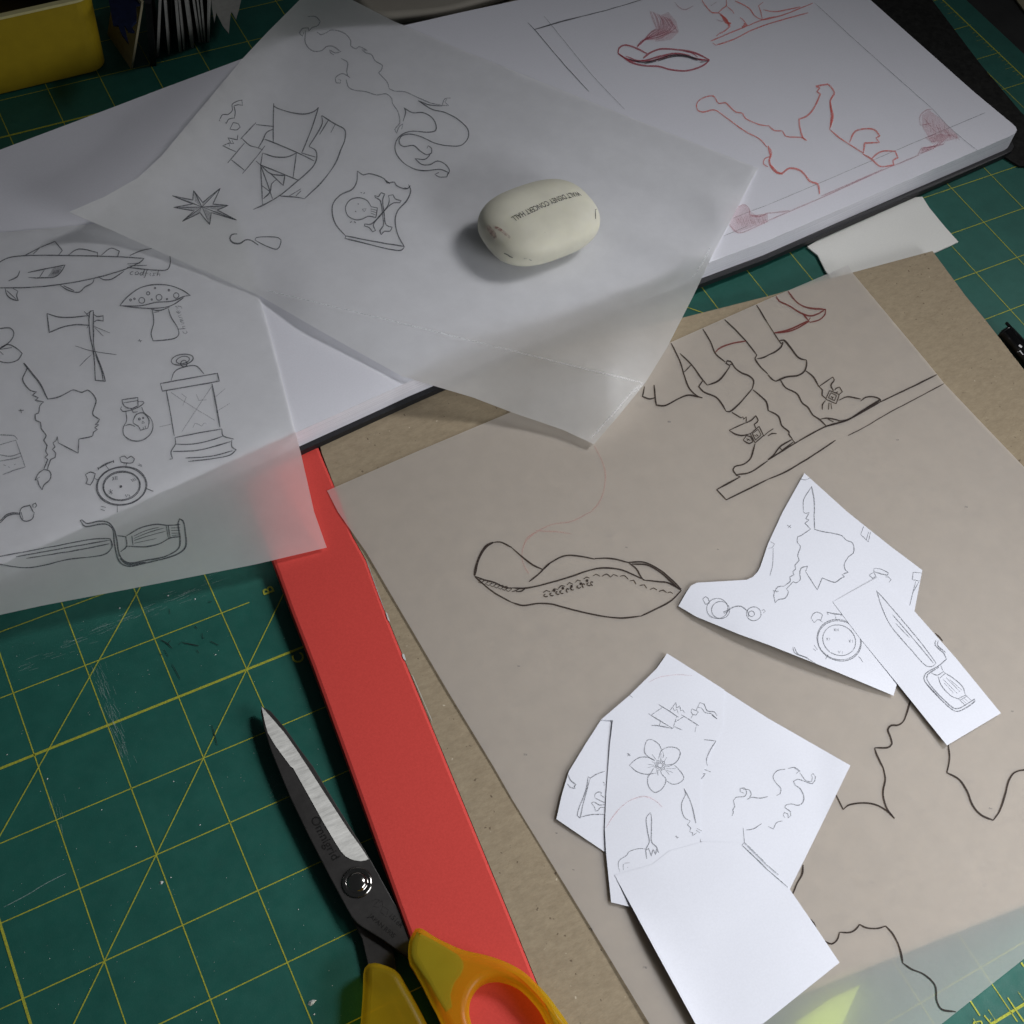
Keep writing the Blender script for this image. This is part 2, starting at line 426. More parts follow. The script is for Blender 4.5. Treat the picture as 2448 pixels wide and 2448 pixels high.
# ---------------------------------------------------------------- cutting mat
mat = thing('cutting_mat', 'large worn green cutting mat with yellow inch grid, under everything on the desk', 'cutting mat', U(5, 0, -0.12))
slab('mat_sheet', [(-14, -16), (23.2, -16), (23.2, 12.35), (-14, 12.35)], -0.12, 0.0, 'green', mat, 0.02, True)
def ribbons(name, segs, mt, parent, h=0.004):
    v, f = [], []
    for i, (a, b, w) in enumerate(segs):
        A, B = U(*a, h + (i % 7) * 0.0004), U(*b, h + (i % 7) * 0.0004); d = (B - A).normalized(); n = Vector((-d.y, d.x, 0)) * w * SC / 2
        k = len(v); v += [A + n, A - n, B - n, B + n]; f.append((k, k + 1, k + 2, k + 3))
    return link(name, v, f, mt, parent)
segs = []
for u in range(-14, 23): segs.append(((u, -15.5), (u, 11.5 if u != 10 else 11.75), 0.034 if u in (-1,) else 0.0155))
for v in range(-15, 12):
    if v == 2: segs.append(((-14, 2), (3.42, 2), 0.0155)); segs.append(((4, 2), (22.7, 2), 0.0155))
    else: segs.append(((-14, v), (22.7, v), 0.036 if v in (3, -9) else 0.0155))
segs += [((22.66, -15.5), (22.66, 11.62), 0.03), ((-14, 11.62), (22.66, 11.62), 0.034)]
ribbons('grid_lines', segs, 'yellow', mat)
ribbons('diagonal_lines', [((-12, 18 - 0.0), (13.5, -7.5), 0.0155), ((-12, 15.2), (13, -9.8), 0.016), ((12.45, -0.45), (12.8, -0.05), 0.02)], 'yellow', mat, 0.008)
ticks = []
for k in range(-20, 90):
    L = 0.38 if k % 8 == 0 else (0.22 if k % 4 == 0 else 0.12)
    ticks.append(((22.66, k / 8 - 9), (22.66 - L, k / 8 - 9), 0.012))
    ticks.append(((k / 4, 11.62), (k / 4, 11.62 - (0.3 if k % 4 == 0 else .16)), 0.014))
ribbons('ruler_ticks', ticks, 'yellow_dim', mat, 0.0075)
mk = Ink(lambda x, y: 0, 0.010)
mk.stroke('y', '1105 1240 1255 1470;1320 1465 1400 1560 1415 1520;1400 1560 1440 1600;1150 1570 1270 1550;1150 1575 1180 1610;1270 1550 1290 1600;1890 650 1932 715;1680 1190 1865 1465 1932 1560', 3.4, True, False)
mk.build('mat_marks', 'yellow', mat)
def text(name, s, size, origin, xdir, mt, parent=None, h=None, surf=None, sx=1.0, align='CENTER'):
    cu = bpy.data.curves.new(name, 'FONT'); cu.body = s; cu.size = size * SC; cu.align_x = align; cu.align_y = 'CENTER'; cu.resolution_u = 3; cu.offset = 0.012 * size * SC
    tmp = bpy.data.objects.new(name, cu); me = bpy.data.meshes.new_from_object(tmp); me.name = name
    bpy.data.objects.remove(tmp); bpy.data.curves.remove(cu)
    xd = xdir.normalized(); yd = Vector((-xd.y, xd.x, 0))
    bm = bmesh.new(); bm.from_mesh(me)
    if surf: bmesh.ops.triangulate(bm, faces=bm.faces[:]); bmesh.ops.subdivide_edges(bm, edges=bm.edges[:], cuts=1)
    for v in bm.verts:
        q = origin + xd * v.co.x * sx + yd * v.co.y
        v.co = Vector((q.x, q.y, surf(q) if surf else h * SC))
    bm.to_mesh(me); bm.free()
    return linkme(name, me, mt, parent)
text('row_letter', 'B', 0.23, U(3.75, 1.93), Vector((0, 1, 0)), 'yellow', mat, 0.010)
text('row_letter', 'C', 0.23, U(3.73, 3.14), Vector((0, 1, 0)), 'yellow', mat, 0.010)
sc = Ink(lambda x, y: 0, 0.012)
for k in range(95):
    t = random.random(); x, y = 228 + 70 * t + random.gauss(0, 9), 1590 + 215 * t + random.gauss(0, 10)
    L = random.uniform(8, 34); a = math.radians(random.gauss(68, 6)); sc.line([(x, y), (x + L * math.cos(a), y + L * math.sin(a))], random.uniform(0.5, 1.2), True)
for k in range(80):
    t = random.random(); x, y = 40 + 480 * t, 1592 - 205 * t + random.gauss(0, 9)
    L = random.uniform(10, 45); a = math.radians(random.gauss(-22, 3)); sc.line([(x, y), (x + L * math.cos(a), y + L * math.sin(a))], random.uniform(0.4, 1.0), True)
for k in range(12):
    x, y = 135 + random.gauss(0, 8), 1930 + random.gauss(0, 22); sc.line([(x, y), (x + 5, y + random.uniform(8, 30))], 0.8, True)
sc.stroke('s', '30 1050 200 960 350 870 500 795', 1.6)
for k in range(40):
    x, y = random.uniform(640, 700), random.uniform(1840, 1930); sc.line([(x, y), (x + random.uniform(5, 25), y - random.uniform(2, 12))], 0.7, True)
sc.stroke('w', '1500 1240 1600 1190 1680 1200;1480 1250 1650 1215 1780 1270;1560 1260 1700 1290;1850 1490 1932 1470', 3)
sc.build('scratches', 'scuff', mat)

def specks(name, label, n, mt, rng, r, h, extra=()):
    v, f = [], []
    for i in range(n + len(extra)):
        if i < n: x, y = random.uniform(rng[0], rng[2]), random.uniform(rng[1], rng[3]); rr = random.uniform(*r)
        else: x, y, rr = extra[i - n]
        if x > 640 + max(0, (y - 1343)) * .36 - 15 or y < 1500 - x * 0.2: continue
        if noise.noise(Vector((x / 90, y / 90, 3))) < -0.05 and i < n: continue
        c = P(x, y, h); k = len(v); m = 6; st = random.uniform(0.5, 1)
        for j in range(m):
            a = j * math.tau / m; q = rr / 190 * SC * random.uniform(0.7, 1.2)
            v.append(c + Vector((math.cos(a) * q, math.sin(a) * q * st, 0)))
        v.append(c + Vector((0, 0, rr / 190 * SC * 0.6)))
        f += [(k + j, k + (j + 1) % m, k + m) for j in range(m)]
    return tag(link(name, v, f, mt), label, 'debris', kind='stuff')
specks('lint', 'tiny pale lint specks scattered over the bare green mat at left', 420, 'lint', (0, 1450, 1020, 2448), (0.4, 1.1), 0.004,
       [(386, 2110, 4.5), (408, 2098, 2.6), (478, 1972, 2.6), (243, 1936, 2.4), (113, 1862, 2.4), (745, 2397, 11), (751, 2425, 3), (713, 2174, 2), (325, 2024, 2.2), (415, 1868, 2), (540, 2389, 2.4), (402, 1424, 3), (466, 1432, 2.6), (286, 1454, 2.5), (515, 1565, 3), (17, 1804, 2.4)])
cr = Ink(lambda x, y: 0, 0.014)
cr.stroke('e', '1215 965 1260 990 1300 1030;1290 970 1270 985 1275 1000;1370 980 1400 990 1450 1000 1500 1010;1365 985 1350 1000;1525 915 1530 950;1530 950 1545 952;1590 975 1650 1005;1485 1040 1500 1065;1275 730 1283 770;1240 1040 1270 1090;1300 1150 1360 1260;1470 860 1490 880;1205 1070 1225 1080;1570 680 1600 675;1600 1610 1640 1760', 1.8)
tag(cr.build('eraser_crumbs', 'crumb', None), 'thin dark eraser crumbs lying on the green mat below the left tracing sheet', 'debris', kind='stuff')

# ---------------------------------------------------------------- things at the far edge of the desk
strip = slab('black_strip', [(2170, -70), (2230, 2), (2344, 153), (2441, 268), (2500, 325), (2510, 400), (2436, 396), (2330, 330), (2080, 0), (2010, -70)], 0.006, 0.05, 'leather')
tag(strip, 'dusty black rubber strip between the sketchbook and the ruler edge of the mat', 'strip')
tag(slab('paper_scrap', [(2422, -12), (2450, 26), (2520, 80), (2520, -40)], -0.11, -0.08, 'beige'), 'pale scrap of paper beyond the mat in the far right corner', 'paper')
wc = sheet_mesh('white_card', [(1930, 590), (2100, 480), (2205, 470), (2222, 497), (2258, 541), (2291, 578), (2252, 596), (2120, 655), (2010, 690), (1974, 648), (1955, 610)], lambda x, y: 0.05, 'card', thick=0.025)
tag(wc, 'blank off-white card sticking out from under the right end of the sketchbook', 'card')

# yellow box
bx = thing('storage_box', 'mustard yellow plastic box with rounded corners at the far left corner', 'box', P(150, 190))
A0 = P(262, 165); fd = (P(0, 228) - A0).normalized(); bd = Vector((-fd.y, fd.x, 0)); bd = bd if bd.y > 0 else -bd
def boxring(off, r=0.35, W=9, D=3.6):
    pts = []
    cs = [(off + r, off + r, 180), (W - off - r, off + r, 270), (W - off - r, D - off - r, 0), (off + r, D - off - r, 90)]
    for cx_, cy_, a0 in cs:
        for k in range(7):
            a = math.radians(a0 + k * 15); pts.append((cx_ + r * math.cos(a), cy_ + r * math.sin(a)))
    return [A0 + (fd * x + bd * y) * SC for x, y in pts]
def wallring(name, o0, o1, h0, h1, mt, flare=0.0):
    a, b = boxring(o0), boxring(o1); n = len(a); v = []
    cen = sum(a, Vector()) / n
    for ring, h in ((a, h0), (a, h1), (b, h1), (b, h0)):
        for p in ring:
            q = p + (p - cen).normalized() * flare * SC * (h / 1.6); v.append(Vector((q.x, q.y, h * SC)))
    f = []
    for k in range(4):
        for i in range(n):
            j = (i + 1) % n; k2 = (k + 1) % 4
            f.append((k * n + i, k * n + j, k2 * n + j, k2 * n + i))
    return link(name, v, f, mt, bx, False)
wallring('wall', 0, 0.09, 0.03, 1.55, 'box', 0.0); wallring('rim', -0.01, 0.10, 1.55, 1.60, 'boxrim', 0.0)
rr_ = boxring(0.09); link('floor', [Vector((p.x, p.y, 0.06 * SC)) for p in rr_], [tuple(range(len(rr_)))], 'dark', bx)

def cyl(name, a, b, r, mt, parent=None, n=24, r2=None, smooth_=True, caps=True):
    d = (b - a).normalized(); x = d.orthogonal().normalized(); y = d.cross(x); v = []; r2 = r2 or r
    for p, q in ((a, r), (b, r2)):
        for i in range(n):
            t = i * math.tau / n; v.append(p + (x * math.cos(t) + y * math.sin(t)) * q)
    f = [(i, (i + 1) % n, n + (i + 1) % n, n + i) for i in range(n)]
    if caps: f += [tuple(range(n - 1, -1, -1)), tuple(range(n, 2 * n))]
    o = link(name, v, f, mt, parent)
    if smooth_:
        for p in o.data.polygons: p.use_smooth = len(p.vertices) == 4
    return o
q0 = A0 + fd * 3.2 * SC + bd * 0.7 * SC + Vector((0, 0, 0.35 * SC))
tag(cyl('marker', q0, q0 + fd * 5 * SC + Vector((0, 0, 0.5 * SC)), 0.2 * SC, 'teal'), 'dark teal marker lying inside the yellow box by its front wall', 'marker', 'markers in the yellow box')
tag(cyl('marker', q0 + bd * 0.5 * SC, q0 + bd * 0.9 * SC + fd * 4 * SC, 0.2 * SC, 'dark'), 'black marker lying inside the yellow box behind the teal one', 'marker', 'markers in the yellow box')

def card(b, t, b2, mt, th=0.05, h=1.5, name='paper_card'):
    B, T, B2 = P(*b), P(*t, h), P(*b2); T2 = T + (B2 - B); n = (B2 - B).normalized(); n = Vector((-n.y, n.x, 0)) * th * SC
    v = [B, T, T2, B2, B + n, T + n, T2 + n, B2 + n]
    f = [(0, 1, 2, 3), (7, 6, 5, 4), (0, 4, 5, 1), (1, 5, 6, 2), (2, 6, 7, 3), (3, 7, 4, 0)]
    return link(name, v, f, mt)
FAN = 'cards standing on edge beyond the sketchbook'
tag(card((318, 163), (344, 4), (262, 80), 'beige', 0.045), 'beige card at the left end of the fanned standing cards, its face showing', 'card', FAN)
tag(card((374, 158), (362, 8), (372, 20), 'dark', 0.12), 'thick dark card standing beside the beige card in the fan', 'card', FAN)
lst = [((380, 137), (386, 0), 0.05, 'third from the left'), ((406, 130), (396, 2), 0.035, 'fourth from the left'), ((416, 66), (408, -45), 0.035, 'fifth from the left, set back and shorter'),
       ((434, 125), (424, 2), 0.05, 'sixth from the left'), ((442, 121), (430, 0), 0.03, 'seventh from the left, close against the sixth'), ((463, 115), (447, -2), 0.05, 'eighth from the left'),
       ((480, 102), (463, -14), 0.04, 'ninth from the left'), ((486, 101), (472, -14), 0.03, 'tenth from the left'), ((492, 101), (481, -14), 0.03, 'eleventh from the left'), ((500, 101), (501, -14), 0.04, 'last on the right')]
for b, t, th, w in lst:
    tag(card(b, t, (b[0] + 10, b[1] - 150), 'greycard', th), 'pale card standing on edge in the fan, ' + w, 'card', FAN)
tag(slab('torn_paper', [(504, -20), (507, 20), (512, 52), (517, 30), (522, 40), (533, 62), (547, 80), (551, 30), (554, 28), (564, 46), (570, 25), (577, -5), (575, -40)], 0.50, 0.52, 'greycard'), 'pale torn paper with pointed ends right of the standing cards', 'paper')
tag(slab('feather_tuft', [(256, -30), (340, -30), (334, 10), (325, 12), (326, 50), (314, 62), (322, 76), (306, 74), (296, 58), (308, 104), (291, 82), (282, 60), (270, 58), (260, 0)], 1.40, 1.44, 'navy'), 'dark blue feathery tuft hanging between the yellow box and the standing cards', 'feathers')
po = thing('stacked_dishes', 'two stacked cream rounded dishes behind the sketchbook at the top', 'dishes', P(1050, -20))
rounded('lower_dish', [[(922, 36), (938, 54), (962, 68), (1100, 60), (1300, 0), (1350, -100), (1000, -160)]], 0.02, 0.40, 'cream', po, 0.12)
rounded('upper_dish', [[(846, -12), (872, 18), (902, 33), (960, 33), (1080, 20), (1260, -40), (1200, -180), (880, -140)]], 0.44, 0.72, 'cream', po, 0.12)

# ---------------------------------------------------------------- drawing pad lying face down
pad = thing('drawing_pad', 'drawing pad lying face down, grey-brown chipboard back with a red taped edge', 'drawing pad', P(1100, 1600))
padL = [(556, 1080), (652, 1343), (696, 1465), (748, 1598), (834, 1836), (954, 2172), (1055, 2448), (1161, 2741)]
seam = [(690, 900 + 30), (767, 1086), (800, 1163), (843, 1281), (876, 1341), (919, 1458), (964, 1569), (1074, 1836), (1224, 2200), (1284, 2349), (1325, 2448), (1447, 2741)]
padT = [(2228, 601), (2040, 651), (1836, 708), (1630, 759), (1224, 880), (690, 1030)]
PADB = [(2448, 2165), (2150, 2283), (1850, 2402), (1600, 2515), (1447, 2580)]
chip = [(770, 1085), (745, 985)] + [(1224, 857), (1500, 790), (1630, 760), (1836, 708), (2040, 651), (2229, 600)] + [(2238, 612), (2308, 707), (2355, 764), (2448, 884), (2700, 1180), (3190, 1880)] + PADB[:4] + [(1380, 2600)] + [(1325, 2448), (1284, 2349), (1224, 2200), (1074, 1836), (964, 1569), (919, 1458), (876, 1341), (843, 1281), (800, 1163)]
slab('backing_board', chip, 0.12, 0.24, 'board', pad)
tape = [(600, 1080 + 60)] + [(620, 1255)] + padL[1:7] + [(1110, 2600), (1390, 2600)] + [(x + 1.5, y) for x, y in reversed(seam[1:11])] + [(767, 1086), (690, 1100)]
tape = [(548, 1055), (575, 1130), (614, 1240)] + padL[1:7] + [(1113, 2605), (1392, 2603)] + [(x + 2, y) for x, y in reversed(seam[1:11])] + [(738, 1005)]
slab('red_tape', tape, 0.13, 0.252, 'red', pad, 0.055)
cx0 = sum(p[0] for p in chip + padL) / len(chip + padL)
slab('shade_slab', [(x + 22, y) for x, y in padL] + [(1600, 2490), (1850, 2380), (2448, 2150), (3100, 1850), (2700, 1190), (2355, 780), (2222, 615), (1836, 735), (1224, 890)], 0.0, 0.12, 'cover', pad)  # black inset slab added as the dark shade below the taped edge
nick = Ink(lambda x, y: 0.252, 0.003)
nick.fill('f', '978 755 990 765 1010 820 1012 828 998 818 988 790;1105 1070 1118 1072 1132 1115 1126 1122 1112 1105 1104 1085')
nick.stroke('f', '835 370 970 740;1180 1230 1240 1370 1330 1580', 1.0)
nick.build('tape_chips', 'lint', pad)
hp = Ink(lambda x, y: 0.24, 0.004)
hp.stroke('q', '580 1215 615 1208;600 1200 605 1230;668 1370 678 1378', 2.5); hp.build('pencil_specks', 'ink', pad)

# ---------------------------------------------------------------- sketchbook
EDGE = [(-200, 1443), (0, 1353), (355, 1193), (710, 1033), (976, 913), (1224, 809), (1500, 700), (1836, 575), (2422, 321.5)]
def zb(x): return lerp(0.245, 0.02, (x - 900) / 1500)
def book_h(x, y):
    e = max(0, poly_y(EDGE, x) - y)
    return zb(x) + 0.52 + 0.012 * nz(x, y, 300) - 0.03 * math.exp(-e / 26)
top = EDGE[:-1] + [(2300, 375), (2405, 329.5), (2418, 324), (2427, 318), (2431, 311), (2428, 303), (2418, 294), (2330, 221), (2207, 112), (2081, 0), (1914, -148), (1560, -72), (1240, 0), (1100, 30), (960, 62), (850, 66), (755, 74), (660, 105), (580, 140), (400, 207), (200, 283), (0, 358), (-200, 432)]
bk = thing('sketchbook', 'open hardback sketchbook with white pages, red pencil drawings and black covers', 'sketchbook', P(1300, 500))
page = sheet_mesh('page_block', top, book_h, 'page', bk, 40, 0.40, 'pages')
cen = sum((P(x, y, 0.6) for x, y in top), Vector()) / len(top)
base = []
n_ = len(top); W_ = [P(x, y, book_h(x, y)) for x, y in top]
for i in range(n_):
    a, b, c_ = W_[i - 1], W_[i], W_[(i + 1) % n_]
    d1 = Vector(((b - a).y, -(b - a).x, 0)).normalized(); d2 = Vector(((c_ - b).y, -(c_ - b).x, 0)).normalized()
    nn = (d1 + d2).normalized()
    if nn.dot(Vector((b.x - cen.x, b.y - cen.y, 0))) < 0: nn = -nn
    q = b + nn * 0.10 * SC; q.z = (zb(top[i][0]) + 0.115) * SC; base.append(q)
bm = bmesh.new(); ff = bm.faces.new([bm.verts.new(v) for v in base]); ff.normal_update()
if ff.normal.z < 0: ff.normal_flip()
rr = bmesh.ops.extrude_face_region(bm, geom=[ff])
for g_ in rr['geom']:
    if isinstance(g_, bmesh.types.BMVert): pass
zt = {v: v.co.z for v in bm.verts}
lowv = set(ff.verts)
for v in lowv: v.co.z -= 0.11 * SC
bmesh.ops.recalc_face_normals(bm, faces=bm.faces[:])
me = bpy.data.meshes.new('cover'); bm.to_mesh(me); bm.free(); linkme('cover', me, 'cover', bk)

bi = Ink(book_h)
bi.stroke('c', '170 222 400 155 520 125', 2.4, True)
bi.stroke('c', '120 170 170 222 380 470 580 690', 1.3); bi.stroke('c', '520 125 700 80 1000 -8', 1.4)
bi.build('dark_frame_lines', 'pencil', page)
bi = Ink(book_h)
bi.stroke('c', '240 120 380 290 600 560 850 825;1595 1782 1690 1742 1780 1705;1665 1648 1800 1595 1932 1545', 1.1)
bi.stroke('m', '0 1545 380 1385 800 1205 1200 1035 1640 850;350 20 700 340 1240 820;1240 820 1380 970 1580 1135', 1.15)
bi.build('frame_lines', 'pencil_light', page)
bi = Ink(book_h, 0.008)
bi.stroke('c', '800 400 810 360 850 340 920 355 1020 405;800 405 860 440 920 460 1000 455 1100 430 1200 405 1300 410 1400 445 1490 455;990 440 1040 400 1120 370 1250 375 1350 390 1420 415 1490 450;800 400 900 470 1000 495 1100 500 1200 525 1300 535 1380 520 1450 490 1490 455', 3.6)
bi.stroke('c', '860 425 950 455 1060 455 1180 420 1260 415;1240 415 1340 430 1440 455;1000 470 1100 450 1200 425;1290 385 1360 400 1400 430', 2.6)
bi.build('hat_sketch', 'crimson', page)
bi = Ink(book_h, 0.010)
bi.stroke('c', '880 445 980 470 1080 455 1190 420 1290 415 1420 450;1100 460 1200 430 1300 425 1400 455;1420 470 1480 460;1000 480 1090 462', 2.6); bi.build('hat_shading', 'pencil', page)
bi = Ink(book_h, 0.009)
for k in range(17):
    t = k / 16; ex, ey = 1010 + 250 * sstep(0, 1, t), 120 + 130 * t ** 2 - 30 * math.sin(t * 3)
    mx, my = 960 + 180 * t, 260 - 10 * t + random.uniform(-15, 15)
    bi.line(tp('c', f'945 {350 + random.uniform(-8, 8)} 985 {318 - 14 * t + random.uniform(-5, 5)} {1050 + 60 * t} {285 - 45 * (1 - t) + random.uniform(-8, 8)} {1090 + 110 * t} {215 + 30 * t} {1060 + 190 * t} {130 + 95 * t + random.uniform(-20, 25)} {1040 + 150 * t} {80 + 60 * t}'), 1.9)
bw = Ink(book_h, 0.006); bw.fill('c', '1130 110 1180 90 1240 160 1260 240 1200 300 1080 315 1100 230'); bw.build('feather_wash', 'pinkwash', page)
bi.build('feather_sketch', 'pinkshade', page)
bi = Ink(book_h, 0.008)
bi.stroke('c', '1932 950 1870 940 1760 890 1740 855 1690 845 1640 800 1610 775 1560 780 1520 725 1440 740 1395 780 1400 830 1440 845 1530 830 1620 890 1760 990 1870 1050 1925 1110', 2.7)
bi.stroke('m', '0 945 50 985 110 990 130 1025 260 1040 295 1060', 2.8)
bi.stroke('m', '290 1060 265 1040 240 960 235 900 300 870 350 810 395 710 370 690 390 665 360 650 420 640 450 635 500 700 470 760 490 880 465 975', 3.6)
bi.stroke('m', '465 975 540 1040 600 1080;600 1080 720 1155;715 1160 780 1200 850 1255 950 1245 945 1210 980 1190 960 1140 850 1145 780 1200;615 1075 660 990 800 978 845 1025 815 1040 840 1075 730 1080 720 1155', 3.4)
bi.stroke('m', '470 770 480 880 470 960;0 1100 25 1150 10 1220 40 1280 100 1310 160 1270 250 1290 320 1370 375 1390 390 1465;20 1240 60 1290 110 1315', 4.2)
bi.stroke('c', '1932 1105 1950 1180 1905 1200 1900 1240 1932 1258', 2.4)
bi.build('crocodile_sketch', 'redpen', page)
bi = Ink(book_h, 0.008)
bi.stroke('v', '550 0 580 50 660 130 720 130 760 160 800 200 830 250 840 270 780 320 720 350 700 370;720 130 760 90 800 60 800 0;800 60 860 110 880 140;640 420 740 380 880 320 1010 270;660 440 690 460;690 465 860 410 1060 310 1250 240 1640 130;890 10 960 40 1040 90 1090 160 1170 200 1280 180 1420 140 1690 30;1130 60 1150 110 1170 190;1130 60 1180 20;1180 100 1300 120 1420 100 1560 70;1020 265 960 190 940 180;990 240 960 290;1010 270 1150 210 1300 170', 2.6)
bi.stroke('v', '740 150 790 190 820 240 830 270;760 170 800 230 850 240;960 280 1010 260 980 240', 6)
bi.build('boots_sketch', 'redpen', page)
bi = Ink(book_h, 0.008)
bi.stroke('v', '700 20 640 60;270 20 300 60 370 100 460 60;700 200 760 220 790 190', 2.2); bi.build('faint_sketch', 'pinkshade', page)
bi = Ink(book_h, 0.007)
bi.stroke('m', '0 1665 430 1480 850 1290 1140 1170;400 1480 600 1395 860 1280;-20 1610 90 1600 160 1590;1130 1170 1160 1120 1220 1110 1330 1085;1150 1160 1250 1120;1150 945 1150 870 1210 825 1240 825;1150 945 1230 930;1180 1045 1270 1010', 2.6)
bw = Ink(book_h, 0.006)
bw.fill('m', '1160 950 1160 870 1215 830 1300 890 1390 975 1450 1040 1330 1070 1240 1085 1200 1020;1190 1045 1290 1010 1380 1020 1330 1060 1230 1075;1135 1165 1170 1115 1330 1085 1250 1120')
bw.fill('c', '1640 1690 1700 1755 1932 1670 1932 1610 1860 1635 1795 1590 1760 1545 1705 1560 1660 1630')
bi.stroke('c', '1640 1690 1700 1755 1932 1670;1705 1560 1760 1545 1795 1590 1790 1620 1860 1635 1932 1610;1700 1755 1640 1700', 2.4)
for k in range(26):
    t = k / 25; bi.stroke('m', f'{1180 + 230 * t + random.uniform(-25, 25)} {900 + 120 * t + random.uniform(-25, 30)} {1200 + 240 * t + random.uniform(-20, 20)} {930 + 110 * t + random.uniform(-10, 60)}', 1.6)
    bi.stroke('m', f'{1150 + 160 * t} {1150 - 60 * t + random.uniform(-15, 10)} {1175 + 160 * t} {1120 - 55 * t + random.uniform(-10, 20)}', 1.6)
    bi.stroke('c', f'{1680 + 230 * t} {1640 + random.uniform(-20, 20)} {1700 + 225 * t} {1700 - 30 * t + random.uniform(-20, 20)}', 1.4)
bw.build('corner_wash', 'pinkwash', page)
bi.build('corner_sketches', 'pinkshade', page)

# ---------------------------------------------------------------- left tracing sheet
def h1(x, y):
    e = y - poly_y(EDGE, x)
    b = book_h(x, y) + 0.02 + 0.015 * nz(x, y, 220, 2)
    if e > 0: b = lerp(book_h(x, poly_y(EDGE, x)) + 0.02, 0.30, (e / 330) ** 0.8) + 0.01 * nz(x, y, 120, 3)
    return b
s1 = sheet_mesh('tracing_sheet', [(-120, 562), (6, 556), (127, 545), (330, 524), (565, 505), (600, 625), (625, 723), (655, 830), (680, 929), (720, 1087), (751, 1224), (781, 1309), (612, 1349), (331, 1404), (100, 1448), (0, 1470), (-120, 1496)], h1, 'trace')
tag(s1, 'tracing paper sheet at left with pencil lantern, axe, mushroom, fish and clock', 'tracing paper', 'tracing paper sheets')

# ---------------------------------------------------------------- upper tracing sheet
LED = [(165, 507), (250, 470), (330, 425), (430, 320), (580, 140), (716, 0), (758, -42)]
def h2(x, y):
    e = y - poly_y(EDGE, x)
    b = zb(x) + 0.52 + 0.012 * nz(x, min(y, poly_y(EDGE, x)), 300) + 0.045
    c_ = sd((x, y), (1534, 913), (612, 688))            # below the folded crease -> positive
    c_ = -c_
    if e > 0: b -= 0.16 * sstep(0, 300, e)
    b += 0.50 * max(0, 1 - abs(c_) / 150) * max(0.30 * sstep(600, 760, x), sstep(-40, 190, e)) * sstep(1560, 1450, x) + 0.035 * math.exp(-abs(c_) / 22)
    if c_ > 0: b -= 0.0012 * c_ * sstep(0, 160, e)
    dl = min(math.dist((x, y), (LED[i][0] + (LED[i + 1][0] - LED[i][0]) * t, LED[i][1] + (LED[i + 1][1] - LED[i][1]) * t)) for i in range(len(LED) - 1) for t in (0, .25, .5, .75, 1))
    b += 0.60 * math.exp(-dl / 80) * sstep(760, 420, x)
    tt = (-(x - 1224) * 0.4 + (y - 100)) * 0.93
    r_ = abs(math.sin(tt / 52 + 1.3 * nz(x * 0.5, y * 1.2, 200, 6))); b += 0.15 * (1 - r_) ** 1.3 * sstep(1000, 1350, x) * sstep(560, 300, tt) * sstep(-60, 10, 560 - tt)
    b += 0.012 * nz(x, y, 160, 5)
    return b
o2 = [(165, 507), (250, 470), (330, 425), (385, 374), (430, 320), (505, 230), (580, 140), (640, 76), (716, 0), (758, -42), (843, 0), (940, 50), (1120, 126), (1300, 198), (1500, 278), (1812, 402), (1757, 507), (1702, 612), (1663, 696), (1648, 726), (1595, 830), (1542, 916), (1480, 992), (1420, 1062), (1344, 1027), (1224, 986), (1130, 950), (1049, 926), (960, 899), (780, 799), (612, 702), (500, 652), (405, 612), (280, 556)]
s2 = sheet_mesh('tracing_sheet', o2, h2, 'trace', cell=20, crease=[((1534, 913), (612, 688))])
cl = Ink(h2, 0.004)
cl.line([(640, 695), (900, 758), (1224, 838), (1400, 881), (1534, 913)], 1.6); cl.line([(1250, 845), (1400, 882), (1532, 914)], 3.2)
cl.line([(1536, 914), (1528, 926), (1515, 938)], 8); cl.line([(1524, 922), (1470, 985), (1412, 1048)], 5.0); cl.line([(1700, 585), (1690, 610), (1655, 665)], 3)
cl.build('crease_lines', 'crease', s2)  # thin pale ribbons following the fold lines
tag(s2, 'tracing paper sheet on the sketchbook with pencil ship, mermaid, compass star and skull flag', 'tracing paper', 'tracing paper sheets')

# ---------------------------------------------------------------- large tracing sheet over the pad
def h3(x, y): return 0.268 + 0.010 * nz(x, y, 260, 8) + 0.015 * sstep(2150, 2400, y) + 0.02 * sstep(720, 640, y)
o3 = [(782, 1173), (1000, 1078), (1224, 984), (1604, 818), (1836, 715), (2027, 634), (2039, 653), (2120, 750), (2216, 865), (2257, 916), (2350, 1014), (2448, 1116), (3087, 1787), (2448, 2292), (2251, 2448), (1779, 2820), (1553, 2448), (1414, 2219), (1224, 1910), (1182, 1836), (1074, 1658), (875, 1319), (808, 1224)]
s3 = sheet_mesh('tracing_sheet', o3, h3, 'trace_thin', cell=40)
tag(s3, 'large tracing paper sheet over the chipboard pad with inked hat and buckled boots', 'tracing paper', 'tracing paper sheets')
tag(slab('highlighter_pen', [(2060, 2350), (2020, 2440), (1960, 2560), (1840, 2590), (1905, 2440), (1985, 2385)], 0.002, 0.12, 'hilite', bev=0.05), 'bright yellow-green plastic piece showing through the tracing paper at the bottom', 'plastic piece')

